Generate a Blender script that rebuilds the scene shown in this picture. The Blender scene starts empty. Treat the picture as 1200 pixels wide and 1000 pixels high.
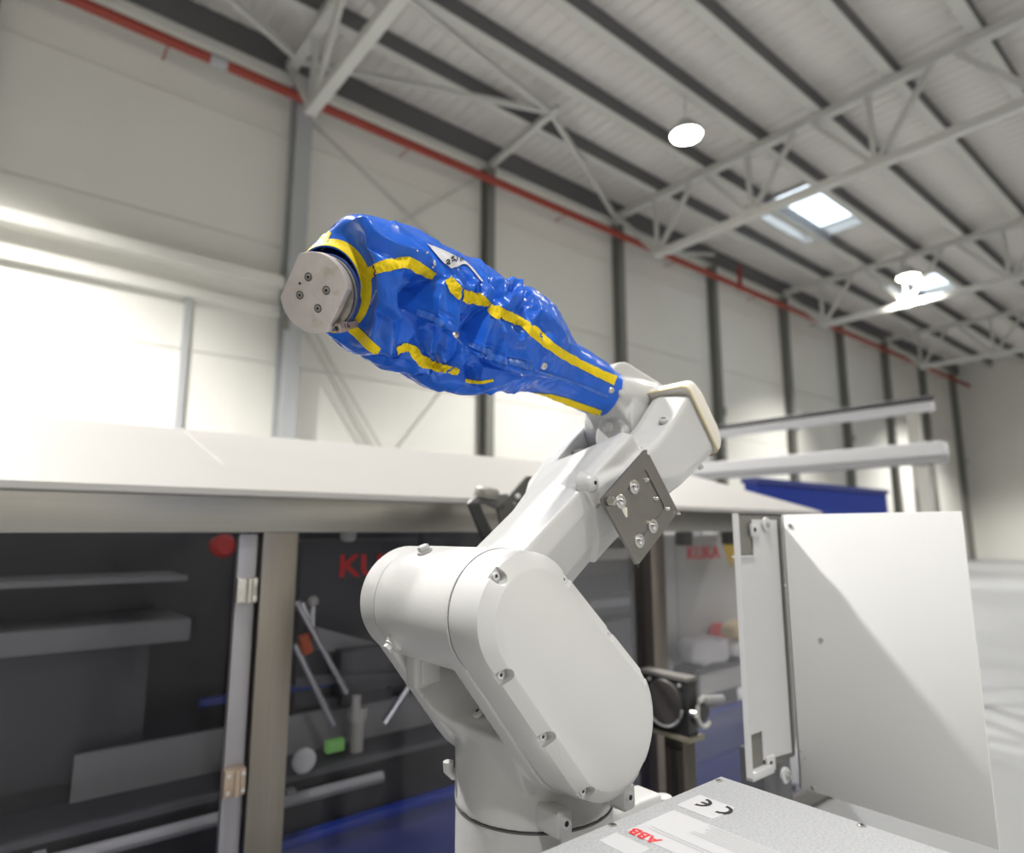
import bpy, bmesh, math, random
import numpy as np
from mathutils import Vector, Matrix, noise
from mathutils.bvhtree import BVHTree

random.seed(7)
SC = bpy.context.scene
COL = SC.collection

# ------------------------------------------------------------------ camera
FPX = 750.0                                   # focal length in pixels of the 1200x1000 frame
PITCH = math.atan(122.0 / FPX)
YAW = math.radians(39.3)                      # the camera looks towards +X and +Y
EYE = Vector((0.0, 0.0, 1.6))
RIGHT = Vector((math.cos(YAW), -math.sin(YAW), 0))
FLAT = Vector((math.sin(YAW), math.cos(YAW), 0))
FWD = FLAT * math.cos(PITCH) + Vector((0, 0, math.sin(PITCH)))
UP = -FLAT * math.sin(PITCH) + Vector((0, 0, math.cos(PITCH)))
cam_d = bpy.data.cameras.new('camera')
cam_d.sensor_width = 36.0
cam_d.lens = FPX / 1200.0 * 36.0
cam_d.clip_start = 0.02
cam_d.clip_end = 300
cam_d.dof.use_dof = True
cam_d.dof.focus_distance = 0.875
cam_d.dof.aperture_fstop = 2.7
cam = bpy.data.objects.new('camera', cam_d)
COL.objects.link(cam)
cam.matrix_world = Matrix((
    (RIGHT.x, UP.x, -FWD.x, EYE.x), (RIGHT.y, UP.y, -FWD.y, EYE.y), (RIGHT.z, UP.z, -FWD.z, EYE.z), (0, 0, 0, 1)))
SC.camera = cam

# ------------------------------------------------------------------ world, lights, exposure
SC.view_settings.view_transform = 'Standard'
SC.view_settings.look = 'None'
SC.view_settings.gamma = 1.0
SC.view_settings.use_curve_mapping = False
SC.view_settings.exposure = 0.0
W = bpy.data.worlds.new('overcast_sky')
SC.world = W
W.use_nodes = True
W.node_tree.nodes['Background'].inputs[0].default_value = (0.86, 0.93, 1.0, 1)
W.node_tree.nodes['Background'].inputs[1].default_value = 4.0

LAMP_Z = 9.9
LAMP_W = 3600.0
LAMPS = [(lx, 7.28) for lx in (-1.45, 10.75, 22.95, 35.15)] + [(lx, -1.42) for lx in (-1.45, 10.75, 22.95)] + [(lx, -9.4) for lx in (-1.45, 10.75)]
for lx, ly in LAMPS:
    ld = bpy.data.lights.new('high_bay_light', 'SPOT')
    ld.energy = LAMP_W * ((2.25 if lx < 0 else 1.75) if ly > 5 else 0.66 if ly > -5 else 1.45)
    ld.spot_size = math.radians(118)
    ld.spot_blend = 0.6
    ld.shadow_soft_size = 0.28
    ld.color = (1.0, 0.98, 0.945)
    lo = bpy.data.objects.new('high_bay_light', ld)
    lo.location = (lx, ly, LAMP_Z - 0.06)
    COL.objects.link(lo)

# ------------------------------------------------------------------ helpers
def ray(u, v):
    return FWD + RIGHT * ((u - 600.0) / FPX) + UP * ((500.0 - v) / FPX)
def at_y(u, v, y):
    r = ray(u, v); return EYE + r * (y / r.y)
def at_x(u, v, x):
    r = ray(u, v); return EYE + r * (x / r.x)
def at_z(u, v, z):
    r = ray(u, v); return EYE + r * ((z - EYE.z) / r.z)
def at_d(u, v, d):
    return EYE + ray(u, v) * d
def pix(p):
    d = Vector(p) - EYE; w = d.dot(FWD)
    return 600 + FPX * d.dot(RIGHT) / w, 500 - FPX * d.dot(UP) / w

MATS = {}
def mat(name, col, rough=0.5, metal=0.0, bump=0.0, bscale=40.0, var=0.0, vscale=6.0, coat=0.0, spec=0.5, stretch=None, emis=None, rvar=0.0, dirt=None):
    if name in MATS:
        return MATS[name]
    m = bpy.data.materials.new(name); m.use_nodes = True
    nt = m.node_tree; b = nt.nodes['Principled BSDF']
    b.inputs['Base Color'].default_value = (*col, 1)
    b.inputs['Roughness'].default_value = rough
    b.inputs['Metallic'].default_value = metal
    b.inputs['Specular IOR Level'].default_value = spec
    b.inputs['Coat Weight'].default_value = coat
    b.inputs['Coat Roughness'].default_value = 0.12
    tc = nt.nodes.new('ShaderNodeTexCoord')
    src = tc.outputs['Object']
    if stretch:
        mp = nt.nodes.new('ShaderNodeMapping'); mp.inputs['Scale'].default_value = stretch
        nt.links.new(src, mp.inputs['Vector']); src = mp.outputs['Vector']
    if var > 0 or rvar > 0:
        n = nt.nodes.new('ShaderNodeTexNoise'); n.inputs['Scale'].default_value = vscale; n.inputs['Detail'].default_value = 5
        nt.links.new(src, n.inputs['Vector'])
        if var > 0:
            r = nt.nodes.new('ShaderNodeValToRGB')
            r.color_ramp.elements[0].position = 0.3; r.color_ramp.elements[1].position = 0.7
            r.color_ramp.elements[0].color = (*[c * (1 - var) for c in col], 1)
            r.color_ramp.elements[1].color = (*[min(1, c * (1 + var)) for c in col], 1)
            nt.links.new(n.outputs['Fac'], r.inputs['Fac'])
            out = r.outputs['Color']
            if dirt:
                n2 = nt.nodes.new('ShaderNodeTexNoise'); n2.inputs['Scale'].default_value = dirt[1]; n2.inputs['Detail'].default_value = 8
                nt.links.new(tc.outputs['Object'], n2.inputs['Vector'])
                r2 = nt.nodes.new('ShaderNodeValToRGB')
                r2.color_ramp.elements[0].position = dirt[2]; r2.color_ramp.elements[1].position = dirt[2] + 0.12
                r2.color_ramp.elements[0].color = (0, 0, 0, 1); r2.color_ramp.elements[1].color = (dirt[3],) * 3 + (1,)
                nt.links.new(n2.outputs['Fac'], r2.inputs['Fac'])
                mx = nt.nodes.new('ShaderNodeMix'); mx.data_type = 'RGBA'
                nt.links.new(r2.outputs['Color'], mx.inputs[0]); nt.links.new(out, mx.inputs[6])
                mx.inputs[7].default_value = (*dirt[0], 1)
                out = mx.outputs[2]
            nt.links.new(out, b.inputs['Base Color'])
        if rvar > 0:
            mr = nt.nodes.new('ShaderNodeMapRange')
            mr.inputs['To Min'].default_value = max(0.02, rough - rvar); mr.inputs['To Max'].default_value = min(1, rough + rvar)
            nt.links.new(n.outputs['Fac'], mr.inputs['Value']); nt.links.new(mr.outputs['Result'], b.inputs['Roughness'])
    if bump > 0:
        n = nt.nodes.new('ShaderNodeTexNoise'); n.inputs['Scale'].default_value = bscale; n.inputs['Detail'].default_value = 4
        nt.links.new(src, n.inputs['Vector'])
        bp = nt.nodes.new('ShaderNodeBump'); bp.inputs['Strength'].default_value = bump; bp.inputs['Distance'].default_value = 0.002
        nt.links.new(n.outputs['Fac'], bp.inputs['Height']); nt.links.new(bp.outputs['Normal'], b.inputs['Normal'])
    if emis:
        b.inputs['Emission Color'].default_value = (*emis[0], 1); b.inputs['Emission Strength'].default_value = emis[1]
    MATS[name] = m
    return m

def glass_mat(name, tint, refl=0.5):
    m = bpy.data.materials.new(name); m.use_nodes = True
    nt = m.node_tree; nt.nodes.clear()
    o = nt.nodes.new('ShaderNodeOutputMaterial'); mx = nt.nodes.new('ShaderNodeMixShader')
    t = nt.nodes.new('ShaderNodeBsdfTransparent'); t.inputs[0].default_value = (*tint, 1)
    g = nt.nodes.new('ShaderNodeBsdfGlossy'); g.inputs['Roughness'].default_value = 0.06
    f = nt.nodes.new('ShaderNodeFresnel'); f.inputs[0].default_value = 1.45
    mu = nt.nodes.new('ShaderNodeMath'); mu.operation = 'MULTIPLY'; mu.inputs[1].default_value = refl
    nt.links.new(f.outputs[0], mu.inputs[0]); nt.links.new(mu.outputs[0], mx.inputs[0])
    nt.links.new(t.outputs[0], mx.inputs[1]); nt.links.new(g.outputs[0], mx.inputs[2]); nt.links.new(mx.outputs[0], o.inputs[0])
    return m

def v3(*a): return Vector(a)
def basis(axis):
    a = Vector(axis).normalized()
    h = Vector((0, 0, 1)) if abs(a.z) < 0.9 else Vector((1, 0, 0))
    x = h.cross(a).normalized(); y = a.cross(x)
    return x, y, a
def box(bm, x0, x1, y0, y1, z0, z1):
    vs = [bm.verts.new((x, y, z)) for z in (z0, z1) for y in (y0, y1) for x in (x0, x1)]
    for f in ((0, 2, 3, 1), (4, 5, 7, 6), (0, 1, 5, 4), (2, 6, 7, 3), (0, 4, 6, 2), (1, 3, 7, 5)):
        bm.faces.new([vs[i] for i in f])
    return bm
def loft(bm, rings, cap=True, closed=True):
    R = [[bm.verts.new(p) for p in r] for r in rings]
    n = len(R[0])
    for a, b in zip(R, R[1:]):
        for i in range(n if closed else n - 1):
            j = (i + 1) % n
            bm.faces.new((a[i], a[j], b[j], b[i]))
    if cap:
        bm.faces.new(list(reversed(R[0]))); bm.faces.new(R[-1])
    return bm
def circle(c, axis, r, n=32, ph=0.0):
    x, y, a = basis(axis); c = Vector(c)
    return [c + x * (r * math.cos(ph + 2 * math.pi * i / n)) + y * (r * math.sin(ph + 2 * math.pi * i / n)) for i in range(n)]
def lathe(bm, c, axis, prof, n=32, ph=0.0):
    """prof: list of (distance along axis, radius)"""
    a = Vector(axis).normalized(); c = Vector(c)
    return loft(bm, [circle(c + a * d, a, max(r, 1e-5), n, ph) for d, r in prof])
def cyl(bm, p, q, r, n=24, r2=None):
    p = Vector(p); q = Vector(q); d = q - p
    return lathe(bm, p, d, [(0, r), (d.length, r if r2 is None else r2)], n)
def bar(bm, p, q, wx, wy, up=(0, 0, 1)):
    p = Vector(p); q = Vector(q); d = (q - p).normalized()
    s = d.cross(Vector(up)).normalized(); t = s.cross(d)
    ring = lambda c: [c + s * wx / 2 * a + t * wy / 2 * b for a, b in ((-1, -1), (1, -1), (1, 1), (-1, 1))]
    return loft(bm, [ring(p), ring(q)])
def tube(bm, pts, r, n=10):
    rings = []
    pts = [Vector(p) for p in pts]
    for i, p in enumerate(pts):
        d = (pts[min(i + 1, len(pts) - 1)] - pts[max(i - 1, 0)])
        rings.append(circle(p, d, r, n))
    return loft(bm, rings)
def prism(bm, poly, f0, f1):
    """poly of 2-tuples, f0/f1 map a 2-tuple to a point of the first / second end"""
    return loft(bm, [[f0(*p) for p in poly], [f1(*p) for p in poly]])
def rrect(x0, x1, y0, y1, r, n=5):
    pts = []
    for cx, cy, a0 in ((x1 - r, y1 - r, 0), (x0 + r, y1 - r, 90), (x0 + r, y0 + r, 180), (x1 - r, y0 + r, 270)):
        for i in range(n):
            a = math.radians(a0 + 90 * i / (n - 1)); pts.append((cx + r * math.cos(a), cy + r * math.sin(a)))
    return pts
def hull2(c1, r1, c2, r2, n=40):
    """outline of two discs and their tangents, counter-clockwise"""
    d = math.hypot(c2[0] - c1[0], c2[1] - c1[1]); th = math.atan2(c2[1] - c1[1], c2[0] - c1[0])
    be = math.acos((r1 - r2) / d)
    pts = []
    for i in range(n):
        a = th + be + (2 * math.pi - 2 * be) * i / (n - 1); pts.append((c1[0] + r1 * math.cos(a), c1[1] + r1 * math.sin(a)))
    for i in range(n):
        a = th - be + 2 * be * i / (n - 1); pts.append((c2[0] + r2 * math.cos(a), c2[1] + r2 * math.sin(a)))
    return pts
def nb(): return bmesh.new()
def shade(me, ang):
    if ang is None: return
    for p in me.polygons: p.use_smooth = True
    if ang < 180: 
        bm = bmesh.new(); bm.from_mesh(me)
        for e in bm.edges:
            e.smooth = not (len(e.link_faces) == 2 and e.calc_face_angle(0) > math.radians(ang))
        bm.to_mesh(me); bm.free()
def obj(name, bm, m, parent=None, smooth=30, bevel=0.0, seg=2):
    me = bpy.data.meshes.new(name)
    if isinstance(bm, bpy.types.Mesh): me = bm
    else:
        bmesh.ops.recalc_face_normals(bm, faces=bm.faces[:])
        if bevel > 0:
            es = [e for e in bm.edges if len(e.link_faces) == 2 and e.calc_face_angle(0) > math.radians(28)]
            bmesh.ops.bevel(bm, geom=es, offset=bevel, segments=seg, affect='EDGES', profile=0.5, clamp_overlap=True)
        bm.to_mesh(me); bm.free()
    shade(me, smooth)
    if m: me.materials.append(m)
    o = bpy.data.objects.new(name, me); COL.objects.link(o)
    if parent is not None: adopt(o, parent)
    return o
def world_off(o):
    t = Vector((0, 0, 0))
    while o: t += o.location; o = o.parent
    return t
def adopt(o, parent):
    o.parent = parent
    o.matrix_parent_inverse = Matrix.Translation(-ROOTLOC.get(parent.name, Vector((0, 0, 0))))
ROOTLOC = {}
def thing(name, label, cat, loc=(0, 0, 0), group=None):
    e = bpy.data.objects.new(name, None); COL.objects.link(e); e.location = loc
    e.empty_display_size = 0.1
    ROOTLOC[e.name] = Vector(loc)
    return tag(e, label, cat, group)
def tag(o, label, cat, group=None):
    o['label'] = label; o['category'] = cat
    if group: o['group'] = group
    return o
def struct(name, bm, m, parent=None, smooth=30):
    o = obj(name, bm, m, parent, smooth)
    if parent is None: o['kind'] = 'structure'
    return o
def copy_tree(root, off):
    r = root.copy(); COL.objects.link(r); r.location = root.location + Vector(off)
    for ch in list(root.children):
        c = ch.copy(); COL.objects.link(c); c.parent = r
        for g in list(ch.children):
            d = g.copy(); COL.objects.link(d); d.parent = c
    return r
def fuse(bm, voxel, it=3, cut=None):
    """union of closed shells (minus the shells in cut) as one smooth casting"""
    dg = bpy.context.evaluated_depsgraph_get
    me = bpy.data.meshes.new('t'); bmesh.ops.recalc_face_normals(bm, faces=bm.faces[:]); bm.to_mesh(me); bm.free()
    o = bpy.data.objects.new('t', me); COL.objects.link(o)
    md = o.modifiers.new('r', 'REMESH'); md.mode = 'VOXEL'; md.voxel_size = voxel
    tmp = [o]
    if cut is not None:
        cm = bpy.data.meshes.new('c'); bmesh.ops.recalc_face_normals(cut, faces=cut.faces[:]); cut.to_mesh(cm); cut.free()
        co = bpy.data.objects.new('c', cm); COL.objects.link(co); tmp.append(co)
        mb = o.modifiers.new('b', 'BOOLEAN'); mb.operation = 'DIFFERENCE'; mb.object = co; mb.solver = 'EXACT'
        md2 = o.modifiers.new('r2', 'REMESH'); md2.mode = 'VOXEL'; md2.voxel_size = voxel
    bpy.context.view_layer.update()
    ev = o.evaluated_get(dg()); out = bpy.data.meshes.new_from_object(ev)
    for t in tmp:
        d = t.data; bpy.data.objects.remove(t); bpy.data.meshes.remove(d)
    b2 = bmesh.new(); b2.from_mesh(out)
    for _ in range(it):
        bmesh.ops.smooth_vert(b2, verts=b2.verts[:], factor=0.5, use_axis_x=True, use_axis_y=True, use_axis_z=True)
    out.clear_geometry(); b2.to_mesh(out); b2.free()
    return out
def boolean(bm, cut):
    me = bpy.data.meshes.new('t'); bmesh.ops.recalc_face_normals(bm, faces=bm.faces[:]); bm.to_mesh(me); bm.free()
    cm = bpy.data.meshes.new('c'); bmesh.ops.recalc_face_normals(cut, faces=cut.faces[:]); cut.to_mesh(cm); cut.free()
    o = bpy.data.objects.new('t', me); c = bpy.data.objects.new('c', cm); COL.objects.link(o); COL.objects.link(c)
    mb = o.modifiers.new('b', 'BOOLEAN'); mb.operation = 'DIFFERENCE'; mb.object = c; mb.solver = 'EXACT'; mb.use_self = True
    bpy.context.view_layer.update()
    out = bpy.data.meshes.new_from_object(o.evaluated_get(bpy.context.evaluated_depsgraph_get()))
    for t in (o, c):
        d = t.data; bpy.data.objects.remove(t); bpy.data.meshes.remove(d)
    return out
def text(name, s, m, mtx, size, parent, ext=0.0004, off=0.0, sx=1.0):
    """flat raised lettering as a mesh of its own"""
    cu = bpy.data.curves.new(name, 'FONT'); cu.body = s; cu.size = size; cu.extrude = ext; cu.offset = off
    cu.align_x = 'CENTER'; cu.align_y = 'CENTER'
    o = bpy.data.objects.new(name, cu); COL.objects.link(o); bpy.context.view_layer.update()
    me = bpy.data.meshes.new_from_object(o.evaluated_get(bpy.context.evaluated_depsgraph_get()))
    bpy.data.objects.remove(o); bpy.data.curves.remove(cu)
    me.transform(mtx @ Matrix.Diagonal((sx, 1, 1, 1)))
    o = obj(name, me, m, parent, smooth=None); return o
def frame(o, x, y):
    x = Vector(x).normalized(); z = x.cross(Vector(y)).normalized(); y = z.cross(x)
    return Matrix(((x.x, y.x, z.x, o[0]), (x.y, y.y, z.y, o[1]), (x.z, y.z, z.z, o[2]), (0, 0, 0, 1)))
def flat(bm, pts):
    bm.faces.new([bm.verts.new(p) for p in pts]); return bm
def bolt_bm(c, axis, r, h, n=16, hexr=None, sock=True):
    """cap screw head with a socket, its face towards axis"""
    b = nb()
    rr = r * 0.5
    prof = [(0, r), (h * 0.85, r), (h, r * 0.9)]
    if sock: prof += [(h, rr), (h * 0.4, rr)]
    lathe(b, c, axis, prof, n)
    return b

# ------------------------------------------------------------------ materials
M_WHITE = mat('white_lacquer', (0.56, 0.56, 0.55), 0.33, 0, bump=0.05, bscale=350, var=0.02, vscale=9, coat=0.25)
M_WHITE2 = mat('white_lacquer_cast', (0.57, 0.565, 0.555), 0.38, 0, bump=0.10, bscale=220, var=0.03, vscale=8, coat=0.15, dirt=((0.5, 0.47, 0.36), 26, 0.70, 0.35))
M_SEAM = mat('dark_gasket', (0.10, 0.10, 0.10), 0.7)
M_STEEL = mat('brushed_stainless', (0.31, 0.30, 0.28), 0.34, 1.0, bump=0.12, bscale=20, stretch=(1, 30, 60), var=0.05, vscale=3)
M_STEELV = mat('brushed_stainless_post', (0.26, 0.238, 0.21), 0.36, 1.0, bump=0.12, bscale=20, stretch=(60, 60, 1), var=0.06, vscale=3)
M_BOLT = mat('zinc_bolt', (0.62, 0.61, 0.58), 0.28, 1.0)
M_DARK = mat('black_hole', (0.012, 0.012, 0.012), 0.6)
M_BLACK = mat('black_anodised', (0.018, 0.018, 0.019), 0.45, bump=0.05)
M_PLATE = mat('grey_machined_plate', (0.24, 0.23, 0.217), 0.42, 0.85, bump=0.08, bscale=60, var=0.06, vscale=14, stretch=(1, 1, 1))
M_FLANGE = mat('worn_flange_metal', (0.60, 0.55, 0.525), 0.5, 0.4, bump=0.10, bscale=120, var=0.07, vscale=40, dirt=((0.42, 0.36, 0.24), 45, 0.56, 0.5))
M_GALV = mat('galvanised_sheet', (0.55, 0.56, 0.58), 0.5, 0.15, bump=0.06, bscale=300, var=0.16, vscale=300)
M_POWDER = mat('pale_grey_powder_coat', (0.53, 0.535, 0.54), 0.45, bump=0.06, bscale=300)
M_DOOR = mat('white_powder_coat', (0.74, 0.74, 0.73), 0.45, bump=0.06, bscale=300)
M_BLUE = mat('blue_vinyl', (0.020, 0.125, 0.62), 0.23, 0, bump=0.16, bscale=160, var=0.10, vscale=30, spec=0.28, dirt=((0.09, 0.17, 0.38), 20, 0.62, 0.35))
M_YEL = mat('yellow_tape', (0.78, 0.58, 0.012), 0.55, 0, bump=0.25, bscale=260, var=0.08, vscale=60, spec=0.15)
M_HEM = mat('worn_blue_hem', (0.04, 0.15, 0.58), 0.35, 0, bump=0.3, bscale=200, var=0.2, vscale=120, dirt=((0.22, 0.25, 0.30), 60, 0.58, 0.6))
M_LABEL = mat('white_label', (0.64, 0.64, 0.66), 0.5)
M_INK = mat('black_print', (0.02, 0.02, 0.022), 0.6)
M_GREYINK = mat('grey_print', (0.45, 0.45, 0.46), 0.6)
M_RED = mat('red_letter', (0.78, 0.035, 0.04), 0.45)
M_CREAM = mat('cream_plastic_cap', (0.74, 0.70, 0.62), 0.65, bump=0.12, bscale=90, var=0.03)
M_TAN = mat('tan_edge', (0.55, 0.44, 0.20), 0.7)
M_LID = mat('white_lid_panel', (0.46, 0.45, 0.43), 0.5, bump=0.04, bscale=20, var=0.015, vscale=3)
def translucent(m, col, f):
    nt = m.node_tree; b = nt.nodes['Principled BSDF']; o = [n for n in nt.nodes if n.type == 'OUTPUT_MATERIAL'][0]
    t = nt.nodes.new('ShaderNodeBsdfTranslucent'); t.inputs[0].default_value = (*col, 1)
    x = nt.nodes.new('ShaderNodeMixShader'); x.inputs[0].default_value = f
    nt.links.new(b.outputs[0], x.inputs[1]); nt.links.new(t.outputs[0], x.inputs[2]); nt.links.new(x.outputs[0], o.inputs[0])
M_LIDP = mat('translucent_white_lid', (0.46, 0.447, 0.425), 0.45, bump=0.04, bscale=20, var=0.015, vscale=3)
translucent(M_LIDP, (0.85, 0.85, 0.86), 0.30)
M_WALL = mat('cream_wall_panel', (0.80, 0.79, 0.735), 0.6, var=0.02, vscale=0.6)
M_DECK = mat('grey_roof_deck', (0.74, 0.71, 0.68), 0.5, var=0.02, vscale=0.5)
M_PURLIN = mat('dark_grey_steel', (0.125, 0.125, 0.13), 0.55)
M_TRUSS = mat('pale_grey_paint', (0.56, 0.56, 0.53), 0.5)
M_COLUMN = mat('column_grey_paint', (0.44, 0.45, 0.46), 0.5)
M_COLDARK = mat('column_dark_paint', (0.20, 0.20, 0.18), 0.55)
M_PIPE = mat('red_pipe_paint', (0.30, 0.038, 0.022), 0.45)
M_FLOOR = mat('grey_epoxy_floor', (0.30, 0.305, 0.31), 0.4, var=0.05, vscale=0.8)
M_DGREY = mat('dark_grey_machine', (0.085, 0.085, 0.095), 0.5)
M_MGREY = mat('mid_grey_machine', (0.30, 0.30, 0.31), 0.5)
M_LGREY = mat('light_grey_cabinet', (0.50, 0.49, 0.46), 0.5)
M_COBALT = mat('cobalt_paint', (0.012, 0.035, 0.26), 0.35)
M_SLATE = mat('slate_blue_panel', (0.05, 0.065, 0.22), 0.3)
M_CHROME = mat('chrome_rod', (0.75, 0.75, 0.78), 0.2, 1.0)
M_ORANGE = mat('orange_cap', (0.55, 0.10, 0.03), 0.5)
M_YSIGN = mat('yellow_sign', (0.70, 0.45, 0.03), 0.5)
M_GLASS = glass_mat('smoky_polycarbonate', (0.90, 0.90, 0.92), 0.25)
M_LAMP = mat('lamp_lens', (1, 1, 1), 0.4, emis=((1.0, 0.95, 0.84), 40.0))
M_STEELV_SHADE = mat('stainless_post_shaded', (0.17, 0.15, 0.135), 0.35, 0.9, bump=0.06, bscale=20, stretch=(60, 60, 1))  # stainless post, its shade and dark reflections put into the colour
M_ALU = mat('aluminium_housing', (0.55, 0.55, 0.55), 0.35, 1.0)
M_WHITEP = mat('white_sheet', (0.78, 0.77, 0.76), 0.6, bump=0.2, bscale=20)
M_CREAMB = mat('cream_sheet', (0.75, 0.60, 0.33), 0.6)
M_GREENLED = mat('green_display', (0.1, 0.3, 0.08), 0.5, emis=((0.25, 0.5, 0.15), 0.25))
M_SKYGLASS = glass_mat('skylight_pane', (0.92, 0.95, 0.97), 0.3)
# ================================================================== THE HALL
YW, XL, XR, YN, ZR = 12.0, -14.0, 44.0, -13.0, 11.30
struct('floor', box(nb(), XL, XR, YN, YW + 0.3, -0.2, 0.0), M_FLOOR)
wb = struct('wall_back', box(nb(), XL, XR, YW + 0.08, YW + 0.3, 0, ZR + 0.3), M_WALL)
struct('wall_front', box(nb(), XL, XR, YN - 0.2, YN, 0, ZR + 0.3), M_WALL)
struct('wall_left', box(nb(), XL - 0.2, XL, YN, YW + 0.3, 0, ZR + 0.3), M_WALL)
struct('wall_right', box(nb(), XR, XR + 0.2, YN, YW + 0.3, 0, ZR + 0.3), M_WALL)
BAY = 4.83
COLX = [4.10 + BAY * k for k in range(-3, 9)]
pm = None
for k in range(-4, 9):                                   # cladding panels between the columns
    x0 = 4.10 + BAY * (k - 0)
    for j, (z0, z1) in enumerate(((0.05, 2.35), (2.4, 4.7), (4.75, 7.05), (7.1, 9.4), (9.45, 11.25))):
        if x0 + BAY > XR or x0 < XL: continue
        p = obj('wall_panel', box(nb(), x0 + 0.008, x0 + BAY - 0.008, YW + 0.0, YW + 0.08, z0 - 0.017, z1 + 0.017), M_WALL, wb, smooth=None)
# ceiling: trapezoidal sheeting, ribs across the purlins
def deck(name, x0, x1, y0, y1):
    b = nb(); prof = []
    x = x0
    while x < x1 - 0.01:
        for dx, z in ((0, 0), (0.17, 0), (0.20, 0.035), (0.29, 0.035)):
            if x + dx < x1: prof.append((x + dx, z))
        x += 0.32
    prof.append((x1, 0))
    a = [b.verts.new((x, y0, ZR + z)) for x, z in prof]; c = [b.verts.new((x, y1, ZR + z)) for x, z in prof]
    for i in range(len(prof) - 1): b.faces.new((a[i], a[i + 1], c[i + 1], c[i]))
    return b
SKX = [(17.0, 20.6), (26.9, 29.6)]; SY0, SY1 = 7.45, 9.5
cb = nb()
def merge_deck(args):
    b = deck('', *args); me = bpy.data.meshes.new('t'); b.to_mesh(me); b.free(); cb.from_mesh(me); bpy.data.meshes.remove(me)
for a in ((XL, XR, YN, SY0), (XL, XR, SY1, YW + 0.2), (XL, SKX[0][0], SY0, SY1), (SKX[0][1], SKX[1][0], SY0, SY1), (SKX[1][1], XR, SY0, SY1)):
    merge_deck(a)
box(cb, XL, XR, YN, SY0, ZR + 0.2, ZR + 0.3); box(cb, XL, XR, SY1, YW + 0.2, ZR + 0.2, ZR + 0.3)
for a in ((XL, SKX[0][0]), (SKX[0][1], SKX[1][0]), (SKX[1][1], XR)): box(cb, a[0], a[1], SY0, SY1, ZR + 0.2, ZR + 0.3)
struct('ceiling', cb, M_DECK, smooth=None)
for i, (x0, x1) in enumerate(SKX):
    b = nb(); t = 0.06; z0, z1 = ZR - 0.10, ZR + 0.26
    box(b, x0 - t, x0, SY0 - t, SY1 + t, z0, z1); box(b, x1, x1 + t, SY0 - t, SY1 + t, z0, z1)
    box(b, x0, x1, SY0 - t, SY0, z0, z1); box(b, x0, x1, SY1, SY1 + t, z0, z1)
    w = struct('window_%d' % (i + 1), b, M_LID, smooth=None)
    obj('pane', box(nb(), x0, x1, SY0, SY1, ZR + 0.22, ZR + 0.24), M_SKYGLASS, w, smooth=None)
# columns on the back wall
for x in COLX:
    b = nb()
    if abs(x - 4.1) < 0.1:
        box(b, x - 0.10, x + 0.22, YW - 0.42, YW - 0.38, 0, 10.6); box(b, x - 0.10, x + 0.22, YW - 0.06, YW - 0.0, 0, 10.6); box(b, x + 0.045, x + 0.075, YW - 0.38, YW - 0.06, 0, 10.6)
        c = struct('column', b, M_COLUMN, smooth=None)
    else:
        box(b, x - 0.11, x + 0.11, YW - 0.30, YW - 0.27, 0, 10.6); box(b, x - 0.11, x + 0.11, YW - 0.04, YW, 0, 10.6); box(b, x - 0.015, x + 0.015, YW - 0.27, YW - 0.04, 0, 10.6)
        c = struct('column', b, M_COLDARK, smooth=None)
    b = nb(); box(b, x - 0.2, x + 0.2, YW - 0.46, YW, 0, 0.04); obj('base_plate', b, M_COLDARK, c, smooth=None)
    b = nb(); box(b, x - 0.16, x - 0.04, YW - 0.46, YW - 0.43, 5.3, 5.6); obj('junction_box', b, M_COLDARK, c, smooth=None)
# purlins (C section), eaves beam
PY = [11.85, 10.2, 8.7, 7.19, 5.71, 4.2, 2.7, 1.2, -0.3, -1.8, -3.3, -4.8, -6.3, -7.8, -9.3, -10.8]
for i, y in enumerate(PY):
    b = nb(); h = 0.60 if i == 0 else 0.40
    box(b, XL, XR, y - 0.02, y + 0.02, ZR - h, ZR)
    box(b, XL, XR, y - 0.02, y + 0.10, ZR - h - 0.02, ZR - h)
    p = struct('eaves_beam' if i == 0 else 'roof_purlin', b, M_PURLIN, smooth=None)
    b = nb(); box(b, XL, XR, y - 0.06, y + 0.16, ZR - h - 0.04, ZR - h - 0.02)
    obj('flange', b, M_TRUSS, p, smooth=None)
# trusses across the hall at every second column
def truss(x, yend, zb, zt):
    t = bpy.data.objects.new('roof_truss', None); COL.objects.link(t); t.location = (x, yend, zb); ROOTLOC[t.name] = Vector((x, yend, zb)); t['kind'] = 'structure'
    t2 = t
    obj('bottom_chord', bar(nb(), (x, yend + 0.08, zb), (x, YN, zb), 0.20, 0.18), M_TRUSS, t2, smooth=None)
    obj('top_chord', bar(nb(), (x, YW - 0.3, zt), (x, YN, zt), 0.20, 0.18), M_TRUSS, t2, smooth=None)
    obj('end_diagonal', bar(nb(), (x, yend, zb), (x, YW - 0.35, zt - 0.05), 0.12, 0.12), M_TRUSS, t2, smooth=None)
    y = yend; k = 0
    while y > -11:
        obj('web_post', bar(nb(), (x, y, zb), (x, y + 0.02, zt), 0.10, 0.10, up=(1, 0, 0)), M_TRUSS, t2, smooth=None)
        obj('web_diagonal', bar(nb(), (x, y, zb), (x, y - 1.25, zt), 0.10, 0.10), M_TRUSS, t2, smooth=None)
        if k: obj('web_diagonal', bar(nb(), (x, y, zb), (x, y + 1.25, zt), 0.10, 0.10), M_TRUSS, t2, smooth=None)
        y -= 2.8; k += 1
    return t
truss(3.86, 10.45, 9.15, 10.75)
truss(13.6, 10.3, 9.1, 10.75)
truss(23.3, 10.3, 9.1, 10.75)
truss(33.0, 10.3, 9.1, 10.75)
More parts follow.
